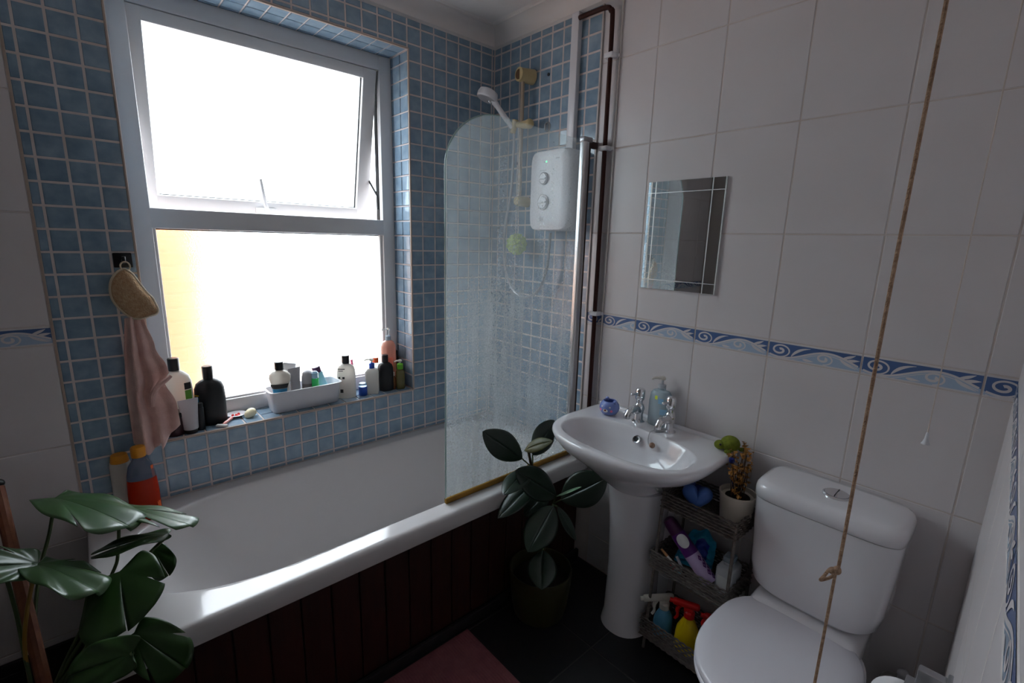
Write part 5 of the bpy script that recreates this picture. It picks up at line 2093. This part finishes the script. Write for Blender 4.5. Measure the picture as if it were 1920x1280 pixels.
RL = [
    ((-0.438, -0.743, 0.653), (-0.601, -0.708, 0.793), 0.105, (-0.689, -0.449, 0.568), m_rubber_leaf, 0.05),
    ((-0.421, -0.737, 0.681), (-0.416, -0.829, 0.764), 0.058, (-0.419, -0.436, 0.796), m_young_leaf, 0.35),
    ((-0.374, -0.734, 0.646), (-0.227, -0.713, 0.752), 0.100, (-0.284, -0.912, 0.297), m_rubber_leaf, 0.05),
    ((-0.421, -0.768, 0.620), (-0.585, -0.802, 0.609), 0.095, (-0.526, -0.107, 0.844), m_rubber_leaf, 0.18),
    ((-0.397, -0.776, 0.559), (-0.583, -0.770, 0.483), 0.085, (-0.742, -0.195, 0.642), m_rubber_leaf, 0.10),
    ((-0.351, -0.849, 0.511), (-0.519, -0.820, 0.660), 0.120, (-0.428, -0.603, 0.673), m_rubber_leaf, 0.12),
    ((-0.332, -0.857, 0.492), (-0.229, -0.988, 0.602), 0.138, (-0.291, -0.759, 0.582), m_rubber_leaf, 0.08),
    ((-0.365, -0.861, 0.521), (-0.364, -0.973, 0.615), 0.032, (-0.159, -0.138, 0.978), m_pale_leaf, 0.05),
    ((-0.390, -0.872, 0.496), (-0.545, -0.899, 0.393), 0.120, (-0.579, -0.469, 0.667), m_rubber_leaf, 0.15),
    ((-0.352, -0.858, 0.472), (-0.336, -0.956, 0.374), 0.050, (0.024, -0.883, 0.468), m_rubber_leaf, 0.1),
    ((-0.440, -0.874, 0.331), (-0.512, -0.944, 0.243), 0.110, (-0.454, -0.478, 0.752), m_rubber_leaf, 0.1),
    ((-0.340, -0.801, 0.520), (-0.453, -0.777, 0.437), 0.085, (-0.744, -0.331, 0.581), m_rubber_leaf, 0.1),
]
for B_, T_, w_, n_, mt, bd_ in RL:
    o = I(add_leaf(rp, mt, B_, T_, w_ / 2, n_, bend=bd_, fold=0.18, nu=24, nv=6, power=0.72, belly=0.5))
# petioles
b = MB()
STP = [Vector(p) for p in ((-0.372, -0.806, 0.22), (-0.363, -0.811, 0.311), (-0.352, -0.820, 0.40), (-0.345, -0.826, 0.464), (-0.364, -0.798, 0.550), (-0.393, -0.756, 0.606), (-0.405, -0.739, 0.670))]
for lf in RL:
    q = Vector(lf[0])
    s = min(STP, key=lambda p: (p - (q - Vector((0, 0, 0.03)))).length)
    b = MB()
    b.tube([s, q], 0.003, 6)
    I(b.build('petiole', m_stem, rp))

# monstera left of the bath
mo = thing('monstera', 'potted monstera with split glossy leaves and stake left of bathtub', 'plant', (-1.850, -0.640, 0.0))
J = lambda o: (setattr(o, 'matrix_parent_inverse', Matrix.Translation((1.850, 0.640, 0.0))), o)[1]
b = MB()
b.lathe([(0.001, 0.0), (0.095, 0.0), (0.105, 0.006), (0.138, 0.24), (0.141, 0.26), (0.136, 0.262), (0.130, 0.24), (0.126, 0.225), (0.001, 0.222)], 36)
b.build('pot', M_('terracotta_pot', srgb(104, 60, 44), 0.7), mo)
b = MB()
b.lathe([(0.127, 0.224), (0.06, 0.234), (0.001, 0.236)], 20)
b.build('soil', m_soil, mo)
ML = [
    (((-1.742, -0.297, 0.765), (-1.595, -0.525, 0.768), 0.076, (0.42, -0.32, 0.85)), dict(bend=0.14, fold=0.20, k=0.16, notch=[(0.30, 0.40, 1, 0.016)], wav=0.005), m_leaf),
    (((-1.620, -0.370, 0.722), (-1.475, -0.580, 0.735), 0.048, (0.40, -0.30, 0.87)), dict(bend=0.08, fold=0.12, k=0.10, notch=[(0.22, 0.60, 1, 0.06), (0.25, 0.64, -1, 0.07)], wav=0.003), m_leaf),
    (((-1.527, -0.523, 0.684), (-1.680, -0.507, 0.702), 0.045, (-0.05, 0.12, 0.99)), dict(bend=0.14, fold=-0.1, k=0.12, wav=0.003), m_leaf_dark),
    (((-1.777, -0.500, 0.697), (-1.668, -0.672, 0.706), 0.050, (0.42, -0.36, 0.84)), dict(bend=0.16, fold=0.16, k=0.16, notch=[(0.34, 0.45, -1, 0.022), (0.55, 0.4, -1, 0.022)], wav=0.005), m_leaf),
    (((-1.775, -0.502, 0.700), (-1.885, -0.512, 0.752), 0.055, (0.40, -0.30, 0.86)), dict(bend=0.05, fold=0.12, k=0.1, notch=[(0.4, 0.45, 1, 0.025)], wav=0.004), m_leaf),
    (((-1.633, -0.622, 0.680), (-1.640, -0.775, 0.632), 0.090, (-0.453, -0.711, 0.538)), dict(bend=0.06, fold=0.06, k=0.20, notch=[(0.36, 0.42, -1, 0.008)], wav=0.003), m_leaf_dark),
    (((-1.558, -0.454, 0.610), (-1.541, -0.538, 0.572), 0.034, (-0.419, -0.758, 0.499)), dict(bend=0.05, fold=0.15, k=0.15, wav=0.002), m_leaf_dark),
    (((-1.624, -0.772, 0.612), (-1.566, -0.895, 0.588), 0.048, (-0.342, -0.501, 0.795)), dict(bend=0.28, fold=0.10, k=0.16, notch=[(0.33, 0.5, -1, 0.014), (0.3, 0.45, 1, 0.014)], wav=0.003), m_leaf_dark),
    (((-1.632, -0.822, 0.602), (-1.742, -0.77, 0.58), 0.046, (-0.35, -0.50, 0.75)), dict(bend=0.12, fold=0.1, k=0.2, wav=0.003), m_leaf_dark),
]
for a_, k_, mt in ML:
    J(add_heart(mo, mt, *a_, **k_))
STEMS = [
    ([(-1.742, -0.298, 0.764), (-1.764, -0.309, 0.674), (-1.786, -0.349, 0.611), (-1.805, -0.44, 0.523), (-1.802, -0.579, 0.43), (-1.845, -0.62, 0.225)], m_stem),
    ([(-1.618, -0.372, 0.720), (-1.632, -0.428, 0.631), (-1.651, -0.464, 0.588), (-1.735, -0.539, 0.487), (-1.790, -0.601, 0.400), (-1.84, -0.63, 0.225)], m_stem),
    ([(-1.832, -0.477, 0.705), (-1.823, -0.512, 0.598), (-1.82, -0.541, 0.508), (-1.818, -0.577, 0.418), (-1.85, -0.61, 0.225)], m_stem),
    ([(-1.779, -0.500, 0.690), (-1.802, -0.528, 0.611), (-1.818, -0.539, 0.52), (-1.82, -0.579, 0.406), (-1.86, -0.63, 0.225)], m_stem_yellow),
    ([(-1.633, -0.622, 0.672), (-1.689, -0.589, 0.559), (-1.780, -0.583, 0.412), (-1.83, -0.65, 0.225)], m_stem),
    ([(-1.625, -0.770, 0.605), (-1.672, -0.707, 0.539), (-1.775, -0.640, 0.412), (-1.84, -0.66, 0.225)], m_stem),
    ([(-1.558, -0.455, 0.59), (-1.62, -0.50, 0.585), (-1.720, -0.56, 0.47), (-1.80, -0.62, 0.40), (-1.845, -0.64, 0.225)], m_stem),
    ([(-1.527, -0.523, 0.68), (-1.60, -0.53, 0.62), (-1.715, -0.57, 0.48), (-1.80, -0.62, 0.38), (-1.845, -0.645, 0.225)], m_stem),
    ([(-1.632, -0.822, 0.602), (-1.70, -0.72, 0.48), (-1.80, -0.65, 0.36), (-1.845, -0.655, 0.225)], m_stem),
]
for p_, mt in STEMS:
    b = MB()
    b.tube(bez(p_, 6), 0.0042, 7)
    J(b.build('petiole', mt, mo))
b = MB()
st = bez([(-1.872, -0.130, 0.985), (-1.824, -0.372, 0.70), (-1.790, -0.560, 0.48), (-1.79, -0.66, 0.30), (-1.80, -0.67, 0.222)], 6)
st = [Vector((-1.8435, -0.267, 0.818)).lerp(Vector((-1.790, -0.605, 0.40)), i / 10) for i in range(11)] + [Vector((-1.775, -0.70, 0.225))]
b.tube(st, 0.0135, 10)
J(b.build('stake', m_stake, mo))
b = MB()
b.ball((-1.8445, -0.262, 0.826), 0.016, 1, 1, 0.8)
J(b.build('stake_cap', m_black, mo))

# ------------------------------------------------------------------ rug, cords, toilet-roll holder, brush holder
rug = thing('bath_mat', 'dusky pink ribbed cotton bath mat on the black tiled floor', 'mat', (0, 0, 0))
b = MB()
RX0, RX1, RY0, RY1 = -1.42, -0.668, -1.22, -0.708


def rugf(u, v):
    x, y = RX0 + (RX1 - RX0) * u, RY0 + (RY1 - RY0) * v
    edge = min(1.0, min(u, 1 - u, v, 1 - v) * 60)
    return Vector((x, y, 0.0006 + edge * (0.0075 + 0.0016 * math.sin(x * 2 * PI / 0.0098))))


b.grid(rugf, 380, 24)
b.build('mat_weave', m_rug, rug, ang=80)

pc_ = thing('twine_cord', 'jute twine pull cord with a looped knot hanging before the cistern', 'cord', (0, 0, 0))
CX, CY = -0.926, -1.851
b = MB()
kz = 1.062
pts = [(CX + 0.0006 * math.sin(z * 7), CY + 0.0006 * math.cos(z * 9), z) for z in [CEIL - 0.02 - (CEIL - 0.02 - kz) * i / 30 for i in range(31)]]
b.tube(pts, 0.0021, 8)
b.tube([(CX - 0.002 + 0.001 * math.sin(z * 9), CY + 0.001, z) for z in [kz - 0.004 - (kz - 0.004 - 0.68) * i / 14 for i in range(15)]], 0.0019, 8)
b.build('twine', m_twine, pc_)
b = MB()
kp = []
for i in range(48):
    a = i / 48 * 2 * PI
    # figure: overhand knot with a drooping loop to the side of the camera's left
    kp.append(Vector((CX, CY, kz)) - RT * (0.003 + 0.0105 * (1 - math.cos(a)) * 0.9) + UP * (0.0046 * math.sin(a) - 0.0062 * (1 - math.cos(a))) + FW * 0.002 * math.sin(2 * a))
b.tube(kp, 0.0020, 7, closed=True)
b.ball((CX - 0.001, CY, kz), 0.0050, 1, 1, 1.2, 12, 8)
b.ball(Vector((CX, CY, kz)) - RT * 0.007 - UP * 0.001, 0.0040, 1.2, 1.2, 1, 12, 8)
b.build('knot', m_twine, pc_)
b = MB()
b.lathe([(0.030, 0.0), (0.030, -0.006), (0.022, -0.018), (0.004, -0.020), (0.001, -0.020)], 24, (CX, CY, CEIL))
b.build('ceiling_boss', m_plastic, pc_)
wc2 = thing('light_cord', 'thin white pull cord with bell shaped end by white tiles', 'cord', (0, 0, 0))
b = MB()
b.tube([(-0.06, -1.834, CEIL - 0.018), (-0.0605, -1.834, 1.7), (-0.06, -1.834, 1.018)], 0.0014, 6)
b.build('cord', m_cord, wc2)
b = MB()
b.lathe([(0.0015, 0.032), (0.003, 0.028), (0.004, 0.016), (0.0065, 0.006), (0.0095, 0.0), (0.001, 0.002)], 14, (-0.06, -1.834, 0.992))
b.build('bell', m_plastic, wc2)
b = MB()
b.lathe([(0.035, 0.0), (0.035, -0.012), (0.026, -0.020), (0.001, -0.020)], 24, (-0.06, -1.834, CEIL))
b.build('ceiling_switch', m_plastic, wc2)

hx_, hy_ = -0.490, near_y(-0.49)
th = thing('toilet_roll_holder', 'grey metal toilet roll holder with flap on the near wall', 'roll holder', (0, 0, 0))
b = MB()
b.rbox((-0.590, hy_ + 0.008, 0.638), (-0.476, hy_ + 0.064, 0.6435), 0.002)
b.build('flap', m_grey_chrome, th)
b = MB()
b.rbox((-0.500, hy_ - 0.001, 0.600), (-0.462, hy_ + 0.008, 0.680), 0.003)
b.rbox((-0.492, hy_ + 0.006, 0.640), (-0.470, hy_ + 0.050, 0.676), 0.004)
b.build('bracket', m_grey_chrome, th)
b = MB()
b.tube([(-0.592, hy_ + 0.060, 0.578), (-0.470, hy_ + 0.060, 0.578), (-0.464, hy_ + 0.056, 0.578), (-0.464, hy_ + 0.004, 0.590)], 0.005, 8)
b.build('bar', m_grey_chrome, th)
tr = thing('toilet_roll', 'white toilet paper roll held under the metal flap', 'toilet roll', (0, 0, 0))
b = MB()
Mr = Matrix.Translation((-0.582, hy_ + 0.060, 0.578)) @ Matrix.Rotation(PI / 2, 4, 'Y')
b.lathe([(0.018, 0.0), (0.053, 0.0), (0.054, 0.002), (0.054, 0.096), (0.053, 0.098), (0.018, 0.098), (0.018, 0.0)], 36, M=Mr)
b.build('paper', m_roll, tr)
bh = thing('toilet_brush_holder', 'round grey plastic toilet brush holder on floor beside toilet', 'brush holder', (-0.078, -1.892, 0.0))
b = MB()
b.lathe([(0.001, 0.0), (0.046, 0.0), (0.048, 0.004), (0.044, 0.28), (0.047, 0.305), (0.043, 0.310), (0.040, 0.304), (0.001, 0.300)], 28)
b.build('holder', M_('smoke_grey_plastic', srgb(150, 146, 142), 0.3), bh)
b = MB()
b.tube([(0, 0, 0.299), (0, 0, 0.345)], 0.010, 12)
b.ball((0, 0, 0.347), 0.013)
b.build('brush_handle', m_grey_tube, bh)
